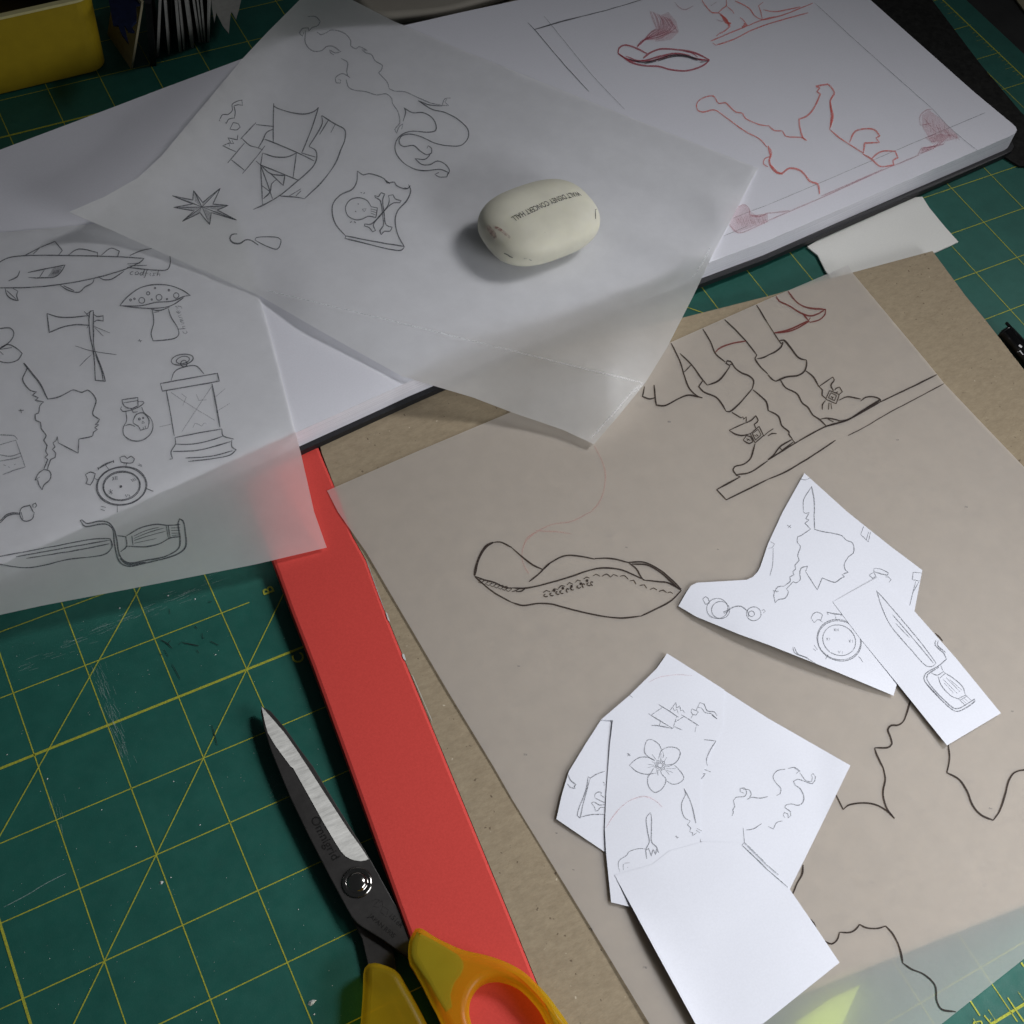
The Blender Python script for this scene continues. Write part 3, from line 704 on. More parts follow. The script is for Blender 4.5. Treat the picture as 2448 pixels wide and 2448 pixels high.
# ---------------------------------------------------------------- paper cutouts
CUT = 'paper cutouts lying on the large tracing sheet'
def cutout(label, pts, hf):
    o = sheet_mesh('paper_cutout', pts, hf, 'cutpaper', cell=22, thick=0.002)
    return tag(o, label, 'paper cutout', CUT)
def hC(x, y): return 0.288 + 0.02 * sstep(1480, 1340, x)
def hD(x, y): return 0.3105 + 0.012 * nz(x, y, 150, 1)
def hE(x, y): return 0.306 + 0.012 * nz(x, y, 150, 1) + 0.03 * sstep(1950, 2030, x)
def hF(x, y): return 0.315 + 0.012 * nz(x, y, 150, 1) + 0.07 * math.exp(-abs(sd((x, y), (1469, 2092), (1663, 2448))) / 40) * sstep(2080, 2300, y)
def hA(x, y):
    d = abs(sd((x, y), (1622, 1449), (2136, 1663))); t = max(0, math.sin(math.pi * max(0, min(1, (x - 1600) / 560))))
    return 0.29 + 0.13 * t * math.exp(-d / 70) + 0.005 * nz(x, y, 100, 2)
def hB(x, y): return max(hA(x, y) + 0.006, 0.306) + 0.02 * sstep(1500, 1800, y)
cA = cutout('T-shaped paper cutout with pencil girl-head silhouette, spectacles and alarm clock', [(1923, 1131), (2026, 1224), (2129, 1306), (2205, 1363), (2186, 1461), (2160, 1560), (2144, 1636), (2136, 1663), (2000, 1606), (1836, 1541), (1769, 1517), (1664, 1474), (1622, 1449), (1642, 1414), (1652, 1400), (1666, 1393), (1785, 1386), (1800, 1379), (1812, 1366), (1818, 1354), (1836, 1300), (1871, 1224)], hA)
cB = cutout('long narrow paper cutout with pencil sword, lying across the T-shaped one', [(1991, 1439), (2098, 1380), (2140, 1420), (2186, 1461), (2286, 1574), (2393, 1705), (2264, 1782), (2145, 1634), (2058, 1528)], hB)
cC = cutout('paper cutout with part of a bone flag, lowest and leftmost of the bottom pile', [(1436, 1722), (1400, 1778), (1360, 1844), (1343, 1900), (1330, 1958), (1449, 2039), (1520, 2075), (1520, 1700)], hC)
cD = cutout('paper cutout with pencil flower, fork and little ship sails, in the bottom pile', [(1595, 1562), (1569, 1599), (1504, 1663), (1436, 1721), (1465, 1722), (1458, 1780), (1449, 1900), (1446, 1982), (1449, 2039), (1461, 2157), (1511, 2169), (1600, 2160), (1676, 2080), (1674, 1990), (1676, 1860), (1700, 1800), (1728, 1740), (1732, 1649)], hD)
cE = cutout('paper cutout with curly pencil hair, right side of the bottom pile', [(1640, 1592), (1836, 1717), (2033, 1830), (1960, 1980), (1888, 2126), (1800, 2150), (1690, 2090), (1672, 1990), (1672, 1836)], hE)
cF = cutout('nearly blank paper cutout at the bottom of the picture, topmost of its pile', [(1469, 2092), (1560, 2066), (1600, 2034), (1680, 2012), (1774, 2014), (1888, 2126), (1950, 2216), (2007, 2301), (1836, 2438), (1700, 2540), (1663, 2448), (1580, 2296), (1511, 2169)], hF)
# ---------------------------------------------------------------- drawings on the upper tracing sheet
def D(hf, name, mt, parent, strokes, fills=(), eps=0.006):
    k = Ink(hf, eps)
    for t, s_, w in strokes: k.stroke(t, s_, w)
    for t, s_ in fills: k.fill(t, s_)
    return k.build(name, mt, parent)
star = '1300 1477 1455 1510 1462 1438 1530 1528 1662 1420 1607 1540 1722 1550 1640 1585 1785 1660 1595 1605 1582 1695 1510 1605 1375 1672 1465 1592 1310 1565 1455 1540 1300 1477'
D(h2, 'star_drawing', 'pencil', s2, [('a', star, 2.3), ('a', ';'.join(f'1525 1562 {p}' for p in ('1300 1477', '1462 1438', '1662 1420', '1722 1550', '1785 1660', '1582 1695', '1375 1672', '1310 1565')), 1.9)])
D(h2, 'star_shading', 'shade', s2, [], [('a', '1300 1477 1455 1540 1525 1562 1400 1500;1462 1438 1470 1520 1525 1562 1490 1480;1662 1420 1530 1528 1525 1562 1600 1480;1722 1550 1607 1550 1525 1562 1640 1585;1785 1660 1640 1585 1600 1600;1582 1695 1595 1605 1525 1562 1560 1640;1375 1672 1510 1605 1525 1562;1310 1565 1465 1592 1525 1562')], 0.004)
D(h2, 'hook_drawing', 'pencil', s2, [('a', '1790 1765 1750 1770 1735 1800 1755 1830 1810 1838 1850 1812 1890 1812 1932 1838 1950 1850', 3.2), ('b', '5 1820 90 1862 160 1880 182 1850 188 1810 170 1795 90 1787 0 1795 -8 1810 5 1820', 2.2)])
D(h2, 'ship_drawing', 'pencil', s2, [
 ('a', '1830 755 1800 760 1750 790 1755 830 1720 865 1680 865 1655 910 1710 930 1725 900 1770 890 1775 840 1765 800 1800 790 1830 795 1825 755;1735 975 1760 925 1800 935 1812 960 1790 980 1735 975;1795 1018 1790 1055 1720 1040 1740 1075 1680 1100 1780 1145;1735 1105 1725 1080 1765 1085 1750 1060', 2.1),
 ('a', '1815 1050 1932 925;1718 1230 1845 1080;1745 1205 1845 1285;1830 1310 1932 1190;1820 1040 1890 1100 1932 1110', 2.5),
 ('b', '0 940 135 955;133 780 135 800 250 845 370 860 440 840 472 810;472 810 420 970 345 1155;133 790 130 960 130 1070;65 1050 180 1095 340 1165 440 1215;130 975 80 1000 50 1060 15 1120;400 1105 500 930 495 872;495 872 605 940 670 980 672 1050 640 1130 600 1230 500 1370 365 1500;365 1500 320 1490 170 1478;550 900 480 1015;600 935 565 1000;400 1105 450 1135 460 1180 440 1240 390 1300 320 1360 180 1475 50 1550 0 1572;345 1155 450 1185;50 1155 150 1185 230 1185 305 1155;305 1155 280 1340;50 1155 35 1245 320 1360;0 1110 50 1130;0 1190 68 1100;35 1245 50 1550;35 1245 125 1500;35 1245 110 1310 218 1325 205 1400 100 1300;155 1355 120 1385 105 1450 55 1500;45 1400 110 1450;0 1215 35 1245;250 1480 340 1425;300 1480 340 1440;0 1572 -20 1580', 2.5)])
D(h2, 'mermaid_drawing', 'pencil_light', s2, [
 ('b', '390 125 450 125 485 160 470 190 420 210 400 235 395 210 350 215 328 250 350 272 360 245;375 230 375 330 430 385 500 380 530 352 580 350 640 390 600 400 555 375 560 395 590 415;640 440 690 470 685 540 690 570 710 588;705 580 650 555 600 590 605 625 635 628 640 605 620 598;460 240 490 262 530 245;530 250 560 228 620 232 680 260 715 310 715 345 755 368 775 352 840 380 800 375 830 400 870 410 900 460 955 495 950 520 925 550 990 620 1005 670', 2.3),
 ('b', '680 600 700 660 740 680 830 692 910 717 985 708 1025 745 1030 780 1070 840 1085 900 1085 930 1048 975 1060 1005 1085 950 1110 935 1100 975;1005 670 1050 688 1120 692 1230 740 1330 780 1405 795;1405 795 1425 745 1470 740;1405 795 1455 798 1425 770 1440 748', 2.2)])
D(h2, 'mermaid_tail_drawing', 'pencil', s2, [
 ('b', '1225 760 1330 825 1430 850 1530 905 1600 980 1600 1040 1550 1095 1450 1100 1350 1080 1240 1030 1150 1012 1090 1035 1080 1080 1110 1105 1190 1098 1240 1140 1290 1168 1325 1155 1325 1120 1300 1100 1290 1120;1325 1150 1280 1200 1200 1197;1200 1197 1250 1240 1310 1243 1370 1215 1430 1240 1460 1290 1440 1330;1110 915 1130 840 1115 812 1180 850 1260 850 1330 890 1360 950 1355 985 1300 998 1180 990 1110 1010 1060 1060 1050 1130 1090 1205 1180 1270 1280 1288 1390 1278 1450 1300 1440 1335 1380 1335 1350 1315 1380 1302;1225 760 1300 790 1405 800', 2.3)])
D(h2, 'skull_flag_drawing', 'pencil', s2, [
 ('b', '765 1290 810 1320 850 1310 970 1350 990 1380 1045 1375 1060 1400 1140 1425 1165 1400;1150 1392 1168 1440 1140 1510 1070 1590 1050 1660 1070 1770 1120 1865;765 1290 760 1370 730 1425 640 1470 585 1530 575 1600 600 1690 680 1785;680 1780 850 1815 1120 1860;1120 1862 1100 1887 670 1800;670 1800 680 1780;980 1360 1010 1385 1000 1375;1120 1415 1150 1425', 2.7),
 ('b', '870 1560 840 1515 780 1492 710 1510 675 1565 695 1630 760 1660 810 1650 845 1632 905 1642 915 1570 870 1560;865 1577 910 1587;865 1592 905 1604;865 1607 900 1622;803 1578 832 1575 818 1598 803 1578;895 1475 925 1485 945 1455 972 1465 958 1500 965 1600 985 1700 1028 1715 1010 1745 970 1745 945 1770 935 1740 960 1705 955 1620 935 1510 900 1490 895 1475;1000 1475 1035 1470 1050 1500 1095 1515 1085 1530 1040 1530 900 1670 885 1700 902 1740 880 1748 855 1718 820 1705 820 1690 870 1690 1000 1540 1005 1500 1000 1475', 2.3),
 ('b', '768 1536 776 1542;748 1592 756 1600;790 1450 800 1456;820 1452 812 1462;710 1680 722 1670;740 1670 752 1682', 3.4)])

# ---------------------------------------------------------------- drawings on the left tracing sheet
D(h1, 'fish_drawing', 'pencil', s1, [
 ('a', '180 1932 300 1870 415 1822 470 1890 440 1928;250 1918 300 1870;510 1928 590 1880 735 1905 735 1940;765 1925 840 1872 900 1895 885 1940;980 1928 1070 1890 1145 1875', 2.2),
 ('d', '-60 90 0 45 60 15 180 -2 500 -4 900 6 1085 18 1060 45 980 85 900 115 700 170 450 215 250 235 0 240 -60 235;1280 -20 1285 50 1265 100 1150 105 960 85;970 75 1110 70;960 60 1060 52;210 125 330 100 490 68 460 120 420 155 300 165 215 162;335 105 300 160;150 110 130 155 65 188;455 222 520 260 600 272 640 235 700 200 710 170;480 225 560 262;740 155 780 178 840 175 900 140 935 115;40 245 50 290 90 325 138 337 125 300 135 265 95 243;50 260 120 325', 2.4)])
D(h1, 'fish_eye_shading', 'shade', s1, [], [('d', '375 135 400 90 470 80 460 120 420 152 360 155;385 140 410 110 460 100 440 135')], 0.004)
GL = dict(c='8 2 4 2 1 6 4 10 8 9', o='6 1 2 4 3 9 8 9 10 4 6 1', d='9 4 4 3 2 7 5 10 9 7 10 -6 9 7 11 10', f='10 -4 7 -6 5 -2 5 10 4 16 2 14;2 4 9 4', i='4 3 4 8 7 10;4 -1 5 -1', s='9 3 4 3 5 6 8 8 3 10', h='3 -6 3 10 4 5 8 4 9 10', m='2 10 2 4 4 3 6 10 6 5 8 3 10 10', n='2 10 2 4 6 3 9 10', e='3 7 9 5 6 2 2 6 5 10 9 8', y='2 3 4 8 9 3 8 14 3 15')
def script(word, hf, name, mt, parent, tile, ox, oy, sx, sy, ang):
    k = Ink(hf); ca, sa = math.cos(math.radians(ang)), math.sin(math.radians(ang)); cx_ = 0
    for ch in word:
        for part in GL[ch].split(';'):
            t = [float(q) for q in part.split()]; out = []
            for i in range(0, len(t), 2):
                X = (cx_ + t[i]) * sx; Y = (t[i + 1] - 5) * sy; X -= Y * 0.25
                out.append(f'{ox + X * ca - Y * sa} {oy + X * sa + Y * ca}')
            k.stroke(tile, ' '.join(out), 1.9)
        cx_ += {'m': 11.5, 'i': 6.5}.get(ch, 10.5)
    k.build(name, mt, parent)
script('codfish', h1, 'codfish_writing', 'pencil', s1, 'd', 978, 126, 3.4, 3.0, 3)
script('chimney', h1, 'chimney_writing', 'pencil_light', s1, 'd', 1398, 590, 3.2, 3.6, 252)
k = Ink(h1)
k.stroke('d', '905 375 960 310 1060 240 1180 215 1290 225 1380 260 1437 298;905 375 1060 375 1180 350 1300 340 1390 305 1437 298;930 378 1040 390 1160 395 1290 375 1385 315;1140 400 1200 412 1280 385;1150 405 1160 500 1140 590 1155 640 1240 635 1330 615 1350 590 1340 540 1290 460 1270 395;1040 640 1072 640;1050 628 1062 652;1160 425 1200 420', 2.3)
for x, y, r_ in ((1070, 335, 22), (1200, 312, 22), (1330, 298, 20), (1118, 282, 12), (985, 332, 7), (1015, 323, 6), (1275, 258, 6), (1170, 242, 5), (1145, 328, 5), (1260, 325, 5), (1215, 240, 4), (1072, 287, 4), (1360, 280, 4)): k.ring('d', x, y, r_, w=1.9)
k.build('mushroom_drawing', 'pencil', s1)
D(h1, 'axe_drawing', 'pencil', s1, [('d', '355 433 440 460 550 462 665 450;355 433 372 577 480 535 580 518 670 522;680 415 705 412 705 560 712 700 745 790 775 870 795 945 720 938 705 720 680 600 672 470 680 415;720 745 765 860 778 940;705 440 730 455 778 452;778 448 778 494;778 490 730 485 705 500;636 418 672 458;655 545 672 515;650 440 690 415', 2.6), ('d', '565 678 700 718 880 745;600 832 650 780 690 745;710 530 830 582;715 540 780 605', 1.5)])
D(h1, 'flower_drawing', 'pencil', s1, [('d', '-60 560 0 548 80 545 105 580 80 640 0 700 -40 720;-20 712 60 668 130 700 168 735 140 780 70 805 0 795 -40 770;0 690 50 665;0 705 90 690;0 720 25 745', 2.3)])
D(h1, 'girl_head_drawing', 'pencil', s1, [
 ('d', '180 808 245 890 300 960 360 1082', 3.8),
 ('d', '180 808 205 840 190 880 170 930 230 1015 275 1025 245 1050 290 1070 265 1090 330 1100;360 1080 430 1068 520 1025 550 1010 620 1030 660 1012 700 1040 725 1090 712 1140 700 1195 750 1232 735 1260 718 1270 745 1275 715 1295 735 1310 705 1330 700 1355 595 1382;595 1382 590 1488;590 1488 440 1410;440 1410 432 1362;432 1362 425 1390 400 1410;330 1100 300 1130 290 1185 265 1195 270 1240 305 1255 310 1300 350 1358 330 1390 355 1430 345 1470 360 1500 340 1520 360 1535 330 1610;400 1410 415 1440 395 1460 420 1490 415 1520 385 1535 380 1545 355 1612;330 1612 290 1640 265 1690 285 1690 290 1720 318 1765;318 1765 330 1730 375 1690 385 1650 370 1620 330 1612;140 1168 180 1164;155 1155 162 1186;262 1690 300 1668', 2.5)])
k = Ink(h1)
k.stroke('d', '920 1085 1040 1068 1042 1130 990 1150 935 1130 920 1085;935 1108 1040 1090;918 1135 910 1155 925 1172 980 1165 1060 1132 1087 1108 1080 1098 1042 1100;950 1172 955 1240 930 1300 935 1350 990 1390 1060 1395 1130 1350 1155 1290 1140 1230 1085 1180 1070 1140;1005 1240 1030 1195 1080 1185 1125 1240 1115 1300;1115 1300 1060 1315 1045 1285 1005 1260 1005 1240;945 1280 980 1270 1020 1288;1070 1262 1078 1245 1090 1260 1070 1262;1080 1290 1082 1305;1095 1282 1098 1300;990 1150 1005 1180 1040 1175', 2.3)
for x, y, r_ in ((1052, 1230, 7), (1080, 1222, 5), (985, 1212, 4), (1005, 1195, 4), (966, 1318, 4), (1000, 1305, 4), (998, 1340, 4)): k.ring('d', x, y, r_, w=2)
k.build('bottle_drawing', 'pencil', s1)
k = Ink(h1)
k.ring('d', 1375, 782, 84, 40, 2.3, -10); k.ring('d', 1380, 785, 50, 26, 2.0, -12); k.ring('d', 1388, 812, 24, w=2)
k.stroke('d', '1290 940 1320 870 1400 835 1480 830 1540 890;1210 962 1640 885 1655 945 1225 1020 1210 962;1255 1018 1285 1180 1315 1360;1320 1370 1500 1335 1675 1305;1675 1305 1682 1355 1765 1382;1320 1370 1325 1415 1290 1480 1302 1530 1280 1535;1325 1420 1450 1420 1600 1388 1680 1360;1305 1475 1500 1465 1745 1400;1750 1385 1750 1440 1782 1462 1740 1500 1600 1530 1420 1550;1400 1525 1600 1510 1755 1470', 2.4)
k.stroke('d', '1600 965 1630 1120 1660 1290', 3.4)
k.build('lantern_drawing', 'pencil', s1)
D(h1, 'lantern_sketch_lines', 'pencil_faint', s1, [('d', '1455 1295 1470 1262 1500 1270 1520 1285 1545 1258 1560 1270;1370 1040 1405 1065 1380 1130;1480 1040 1500 1090 1560 1085;1290 1030 1440 1130 1620 1240;1600 980 1480 1160 1370 1330;1640 1170 1735 1110;1630 1060 1700 1000;1200 1290 1290 1270', 2)])
k = Ink(h1)
for rx, ry, rt in ((192, 146, -8), (184, 140, -6), (142, 112, -6), (136, 104, -9)): k.ring('d', 918, 1735, rx, ry, 2.0, rt)
k.ring('d', 912, 1740, 5, w=3)
k.stroke('d', '905 1520 940 1510 960 1528 990 1510 1015 1530 1000 1560 960 1562 915 1555 905 1520;955 1565 950 1588;645 1650 682 1630 718 1642 705 1690 682 1728 648 1718 660 1685 645 1650;715 1680 745 1690;795 1575 822 1612;885 1880 885 1935;760 1888 798 1898;758 1910 790 1922;848 1668 862 1690;862 1664 848 1694;872 1662 874 1690;882 1660 884 1688;988 1684 1004 1704;1002 1680 1014 1698;1012 1676 1026 1694;945 1800 955 1820 962 1798;972 1800 980 1816;820 1770 850 1792;850 1768 822 1794;832 1760 840 1800;1040 1578 1072 1588;1050 1568 1070 1580', 2.2)
k.stroke('d', '740 1605 795 1572 855 1548;738 1595 745 1615;855 1540 858 1560;1105 1755 1158 1776', 3.6)
k.build('clock_drawing', 'pencil', s1)
D(h1, 'spectacles_drawing', 'pencil', s1, [('d', '145 1945 165 1900 225 1880 252 1935;250 1900 248 1875 268 1864 278 1885 262 1900', 2.6), ('e', '0 70 50 20 110 5 150 12;0 84 55 30 115 14 150 20;150 0 150 25 170 60 200 70 245 50 260 0;158 0 175 52', 2.6)])
D(h1, 'sword_drawing', 'pencil', s1, [
 ('e', '605 62 620 60 650 85 750 70 820 80 860 130 880 200 905 330 960 380 1100 365 1260 330 1350 270 1360 200 1345 90 1355 52 1380 65 1400 160 1402 260 1350 312 1100 385 960 408 900 370 865 240 850 130 810 95 750 92 640 108 605 62', 3.0),
 ('e', '905 350 960 392 1100 378', 4),
 ('e', '955 180 1060 120 1180 93 1265 100 1360 95;960 258 1100 262 1200 240 1290 195 1365 185;885 178 950 185 955 260 910 300;1270 100 1285 200;1255 102 1272 200;995 180 1005 250', 2.6),
 ('e', '1010 200 1120 155 1240 120;1010 215 1120 180 1250 145;1015 235 1180 200;1010 182 1100 140 1200 115;1290 120 1360 118;1290 140 1360 138;1295 160 1362 158;1295 178 1362 172', 1.6),
 ('e', '-60 345 0 335 400 260 700 205 830 200 850 250 820 300 770 325 500 360 320 405 200 420 100 412 0 395 -60 388;120 338 500 270 830 212;200 350 600 285 825 240;838 215 842 255', 2.3)])
D(h1, 'bag_drawing', 'pencil_light', s1, [('d', '-20 1350 60 1352 110 1358 132 1385;120 1390 190 1592;190 1592 100 1620 20 1650;0 1425 120 1390;-10 1500 80 1510 155 1488;0 1548 100 1530 162 1512;25 1575 45 1582;60 1590 75 1596;105 1576 120 1570', 2.4)])

# ---------------------------------------------------------------- inked drawings on the large tracing sheet
D(h3, 'boots_drawing', 'ink', s3, [
 ('g', '1200 655 1270 800 1300 900 1340 1000 1405 1060 1438 1070;1268 735 1355 820 1440 935 1475 975;1440 550 1500 650 1535 735 1610 800;1605 480 1690 560 1765 640 1850 750;1845 370 1890 440 1932 510', 2.9),
 ('g', '1300 875 1355 820;1475 975 1560 940 1620 870 1645 830;1440 940 1410 985 1440 1020 1540 1065 1580 1110 1615 1170;1615 1172 1640 1175 1700 1130 1790 1030 1815 1000;1815 1000 1824 940 1790 905 1730 880 1680 840 1650 795 1625 790 1615 808 1640 825 1660 815;1000 985 985 1060 1040 1078 1080 1068;1072 972 1080 1060 1090 1125 1150 1130 1250 1080 1330 1050 1438 1070;1850 745 1835 770 1870 830 1932 890;1850 775 1890 768 1940 745;1820 1010 1880 1060 1920 1100 1935 1168;1660 1180 1730 1222;1730 1222 1745 1212 1748 1230 1770 1215 1768 1252', 3.4),
 ('g', '1765 1258 1640 1315;1640 1315 1690 1345 1740 1355 1800 1340;1765 1260 1805 1240 1840 1205 1858 1240 1850 1255 1830 1270 1840 1300;1800 1340 1865 1285;1865 1285 1900 1355;1900 1355 1835 1410;1835 1410 1800 1340;1815 1340 1858 1308;1858 1308 1880 1350;1880 1350 1838 1388;1838 1388 1815 1340;1745 1390 1770 1355;1770 1355 1800 1362 1820 1400;1820 1400 1790 1415 1745 1390;1770 1378 1800 1392;1775 1395 1790 1380;1830 1350 1845 1362;1845 1345 1858 1358;1835 1415 1820 1470 1800 1530 1750 1570 1680 1590 1668 1612 1700 1660;1900 1360 1932 1330;1700 1655 1725 1668;1690 1650 1790 1635 1932 1545', 3.2),
 ('g', '1720 1668 1545 1762;1545 1762 1618 1840;1618 1840 1770 1765 1932 1685', 3.4),
 ('h', '0 1685 120 1635 250 1560 400 1465 510 1390', 3.2), ('h', '605 1355 750 1280 900 1190 1100 1085 1330 962', 2.0),
 ('h', '0 1540 200 1415 440 1285 600 1235 850 1100;850 1100 1060 1000 1275 895', 3.2),
 ('h', '0 1165 80 1210 105 1280 160 1330 158 1345 185 1380;185 1382 90 1440 40 1505 0 1535;185 1385 208 1415;90 1445 112 1475;110 1462 190 1405;0 1330 40 1303;0 1358 30 1340 65 1340', 3.3),
 ('h', '85 640 120 635 170 690 235 770 290 785;290 785 292 820 275 870 230 900 140 912 60 945;60 945 30 930 0 895;115 650 100 685 50 725 0 748;85 640 100 660 115 650;45 580 85 640', 3.6),
 ('h', '0 510 45 580', 2.6), ('h', '95 935 130 990 220 1040 260 1110 300 1140 340 1200 385 1230 440 1282;285 865 340 910 385 985', 3.2),
 ('h', '385 985 490 912;490 912 502 935 475 975 495 1020;385 985 412 1012 410 1050 440 1075;465 1015 540 1045;540 1045 515 1115;515 1115 437 1080;437 1080 465 1015;475 1032 518 1052;518 1052 503 1092;503 1092 456 1070;456 1070 475 1032;505 1012 512 1000 540 988;540 988 562 1025 535 1045;475 1060 490 1068;485 1078 495 1062;535 1088 600 1062 700 1080;700 1095 740 1065 800 1062 850 1085 850 1100;850 1080 720 1160 600 1235 530 1245;395 1232 440 1222 545 1242;450 1228 495 1252;435 1090 412 1120 412 1158;462 1108 458 1158;475 1110 482 1155;512 1030 530 1025', 3.0),
 ('h', '850 1088 720 1165 600 1238 440 1285', 3.4)])
D(h3, 'red_boot_lines', 'redink', s3, [('h', '60 300 85 340 150 370 250 430 320 452 380 435 435 400;150 265 220 350 300 390 435 402;435 402 430 440 390 480 315 500;260 432 305 485 320 465;45 580 150 558 310 485;50 582 180 562 315 492', 3.4), ('g', '1535 728 1560 700 1600 680 1680 655 1765 642', 3.4)])
k = Ink(h3)
k.stroke('f', '1650 480 1665 400 1690 330 1720 280 1750 250 1790 230', 6.0)
k.stroke('f', '1780 232 1840 226 1932 268;1650 485 1720 510 1800 530 1880 570 1935 575;1652 488 1700 530 1800 610 1932 682', 3.0)
for i in range(8):
    x, y = 1700 + i * 30, 515 + i * 9; k.stroke('f', f'{x - 18} {y - 4} {x + 15} {y - 8} {x + 18} {y + 6} {x - 4} {y + 22} {x - 22} {y + 12}', 1.9)
k.stroke('k', '0 270 80 340 160 400 235 435;130 525 210 460 280 390 400 330 500 332 625 355;625 350 740 350 880 380;-2 572 100 575 300 530 480 475 600 435 700 422 820 435 920 475 1000 512;990 512 1100 525 1180 535 1275 585;0 682 80 705 200 690 300 695 450 735 650 780 820 800 970 785;970 787 1080 735 1200 670 1280 590;880 380 1000 380 1120 440 1200 505 1278 583;905 392 1020 400 1120 455 1200 525 1240 560;880 382 940 430 965 475 992 512;0 600 30 592 60 576;30 600 70 598 100 578', 3.3)
k.stroke('k', '1180 535 1240 565 1278 592;240 432 290 385;625 352 650 348', 3.6)
for a_ in ('610 482 635 468 665 485', '680 485 715 468 745 492', '745 492 765 472 800 485', '815 485 850 480 878 508', '890 520 920 515 937 545', '965 555 1000 550 1018 575', '1042 585 1070 573 1095 588', '1110 600 1140 590 1168 608', '1175 610 1195 603 1215 615', '540 505 565 490 585 498', '478 530 495 512 520 520', '415 550 435 532 460 545', '350 578 375 555 400 560', '300 600 320 578 350 585', '235 608 260 592 290 600'): k.stroke('k', a_, 2.8)
for x, y in ((255, 630), (300, 622), (345, 612), (375, 605), (420, 592), (455, 578), (505, 565), (540, 555), (580, 545), (605, 540)): k.ring('k', x, y, 14, 9, 2.3, random.randint(0, 90), 0, 260)
for x, y in ((567, 518), (385, 575), (450, 560), (520, 540), (320, 592)): k.ring('k', x, y, 5, w=3.2)
k.build('hat_drawing', 'ink', s3)
D(h3, 'coastline_drawing', 'ink', s3, [
 ('l', '1262 915 1300 950 1318 975', 3.4),
 ('l', '1075 1425 1040 1540 1025 1575 1000 1600 970 1610 930 1610 905 1640 925 1700 935 1750 920 1770 900 1778 805 1780;805 1780 820 1830 870 1932 880 1960', 3.9), ('l', '1362 1755 1370 1860 1358 1932 1350 1965', 3.9),
 ('p', '870 0 885 80 868 180 875 240 900 310 955 382;515 205 568 314;568 314 600 285 650 270 740 264 820 280 900 325 955 380', 4.0),
 ('p', '1358 0 1350 35;1350 35 1440 85 1500 170 1550 290 1610 355 1700 395;1700 395 1745 330 1790 200 1820 90 1860 35 1932 15 2000 30', 4.3),
 ('p', '265 730 258 800 220 870 188 950', 4.2),
 ('p', '425 1305 480 1328 520 1300 540 1240;540 1240 620 1240 665 1215 692 1180;692 1180 740 1205 830 1210 888 1192;888 1192 940 1250 990 1350 1020 1475;1020 1475 1080 1515 1180 1560 1260 1640 1275 1760 1310 1820 1420 1840;320 1140 345 1170 360 1200', 4.0)])
D(h3, 'faint_feather_line', 'pinkfaint', s3, [('g', '620 1430 680 1550 705 1650 690 1780 650 1870 590 1935', 2.2), ('k', '590 0 450 70 300 95 180 155 100 230 75 320 90 400 130 470;180 140 350 150 450 165;90 250 110 200 180 150', 2.0)])
k = Ink(h3, 0.004)
rnd = random.Random(11)
for x, y, r_ in ((1498, 1308, 3), (1256, 1803, 4), (2310, 1211, 4), (2146, 1051, 3), (1542, 2312, 5), (1371, 2079, 2.5), (1240, 1592, 3), (1600, 1008, 4), (2368, 1932, 4), (1716, 1313, 2.5), (2420, 1700, 3), (1330, 1991, 3)):
    k.line([(x - r_, y), (x + r_, y + 1)], r_ * 1.6, True)
k.build('paper_specks', 'pencil_faint', s3)

# ---------------------------------------------------------------- pencil drawings on the cutouts
k = Ink(hA, 0.003)
k.stroke('h', '330 1740 348 1840 352 1945', 2.4); k.stroke('h', '330 1740 270 1840 268 1932;240 1680 280 1690 320 1675', 1.8)
k.stroke('l', '348 0 352 130', 2.8)
k.stroke('l', '268 0 282 10 312 5 285 50 310 60 278 85 300 105 322 130;350 130 420 150 490 160 560 180 590 212 640 235 645 310 610 335 575 400 580 430 605 455 560 470 578 490 548 502 510 530 410 497 372 588;372 588 285 450;285 450 300 408;300 408 250 425 240 470 245 510 210 535 190 525 140 580;320 130 245 180 225 185 222 230 245 258 225 330 235 365 205 400 210 430 190 450 195 475 165 490 170 520 120 560;120 560 75 565 45 620 55 685;55 685 80 660 130 650 155 600 140 580', 2.1)
k.stroke('l', '38 595 80 600;55 590 70 605;145 98 175 118;172 98 152 120', 2.6)
k.build('girl_head_drawing', 'pencil_light', cA)
k = Ink(hA, 0.003)
for rx, ry, rt in ((172, 152, 30), (165, 145, 20), (128, 112, 30)): k.ring('l', 538, 968, rx, ry, 1.9, rt)
k.ring('l', 532, 968, 4, w=2.4)
k.stroke('l', '325 800 340 770 370 755 412 775 400 815 375 812 350 835 325 800;390 815 412 832;505 770 515 812;350 1005 375 1040;340 1030 362 1048;498 880 512 900;512 878 498 900;522 880 522 898;532 880 532 898;440 950 455 970;455 948 442 970;465 950 465 968;610 965 625 985;625 963 612 985;638 965 640 985;530 1048 538 1065 546 1048;560 1050 562 1068', 1.8)
k.stroke('l', '450 757 505 768 558 775;446 752 455 775;555 765 552 785;455 1075 435 1110;685 1088 718 1133', 2.8)
k.build('clock_drawing', 'pencil_light', cA)
k = Ink(hA, 0.003)
for x, y, r_ in ((1550, 728, 80), (1575, 740, 68), (1825, 768, 55), (1808, 768, 22)): k.ring('k', x, y, r_, r_ * .95, 1.9)
k.stroke('k', '1595 755 1625 745 1670 718 1730 712 1780 750;1600 765 1640 745;1780 750 1785 790', 2.8); k.stroke('k', '1440 655 1462 637 1485 655 1487 690 1460 695 1440 655;1885 745 1900 735 1912 750 1895 762', 2.2)
k.build('spectacles_drawing', 'pencil_light', cA)
k = Ink(hA, 0.003)
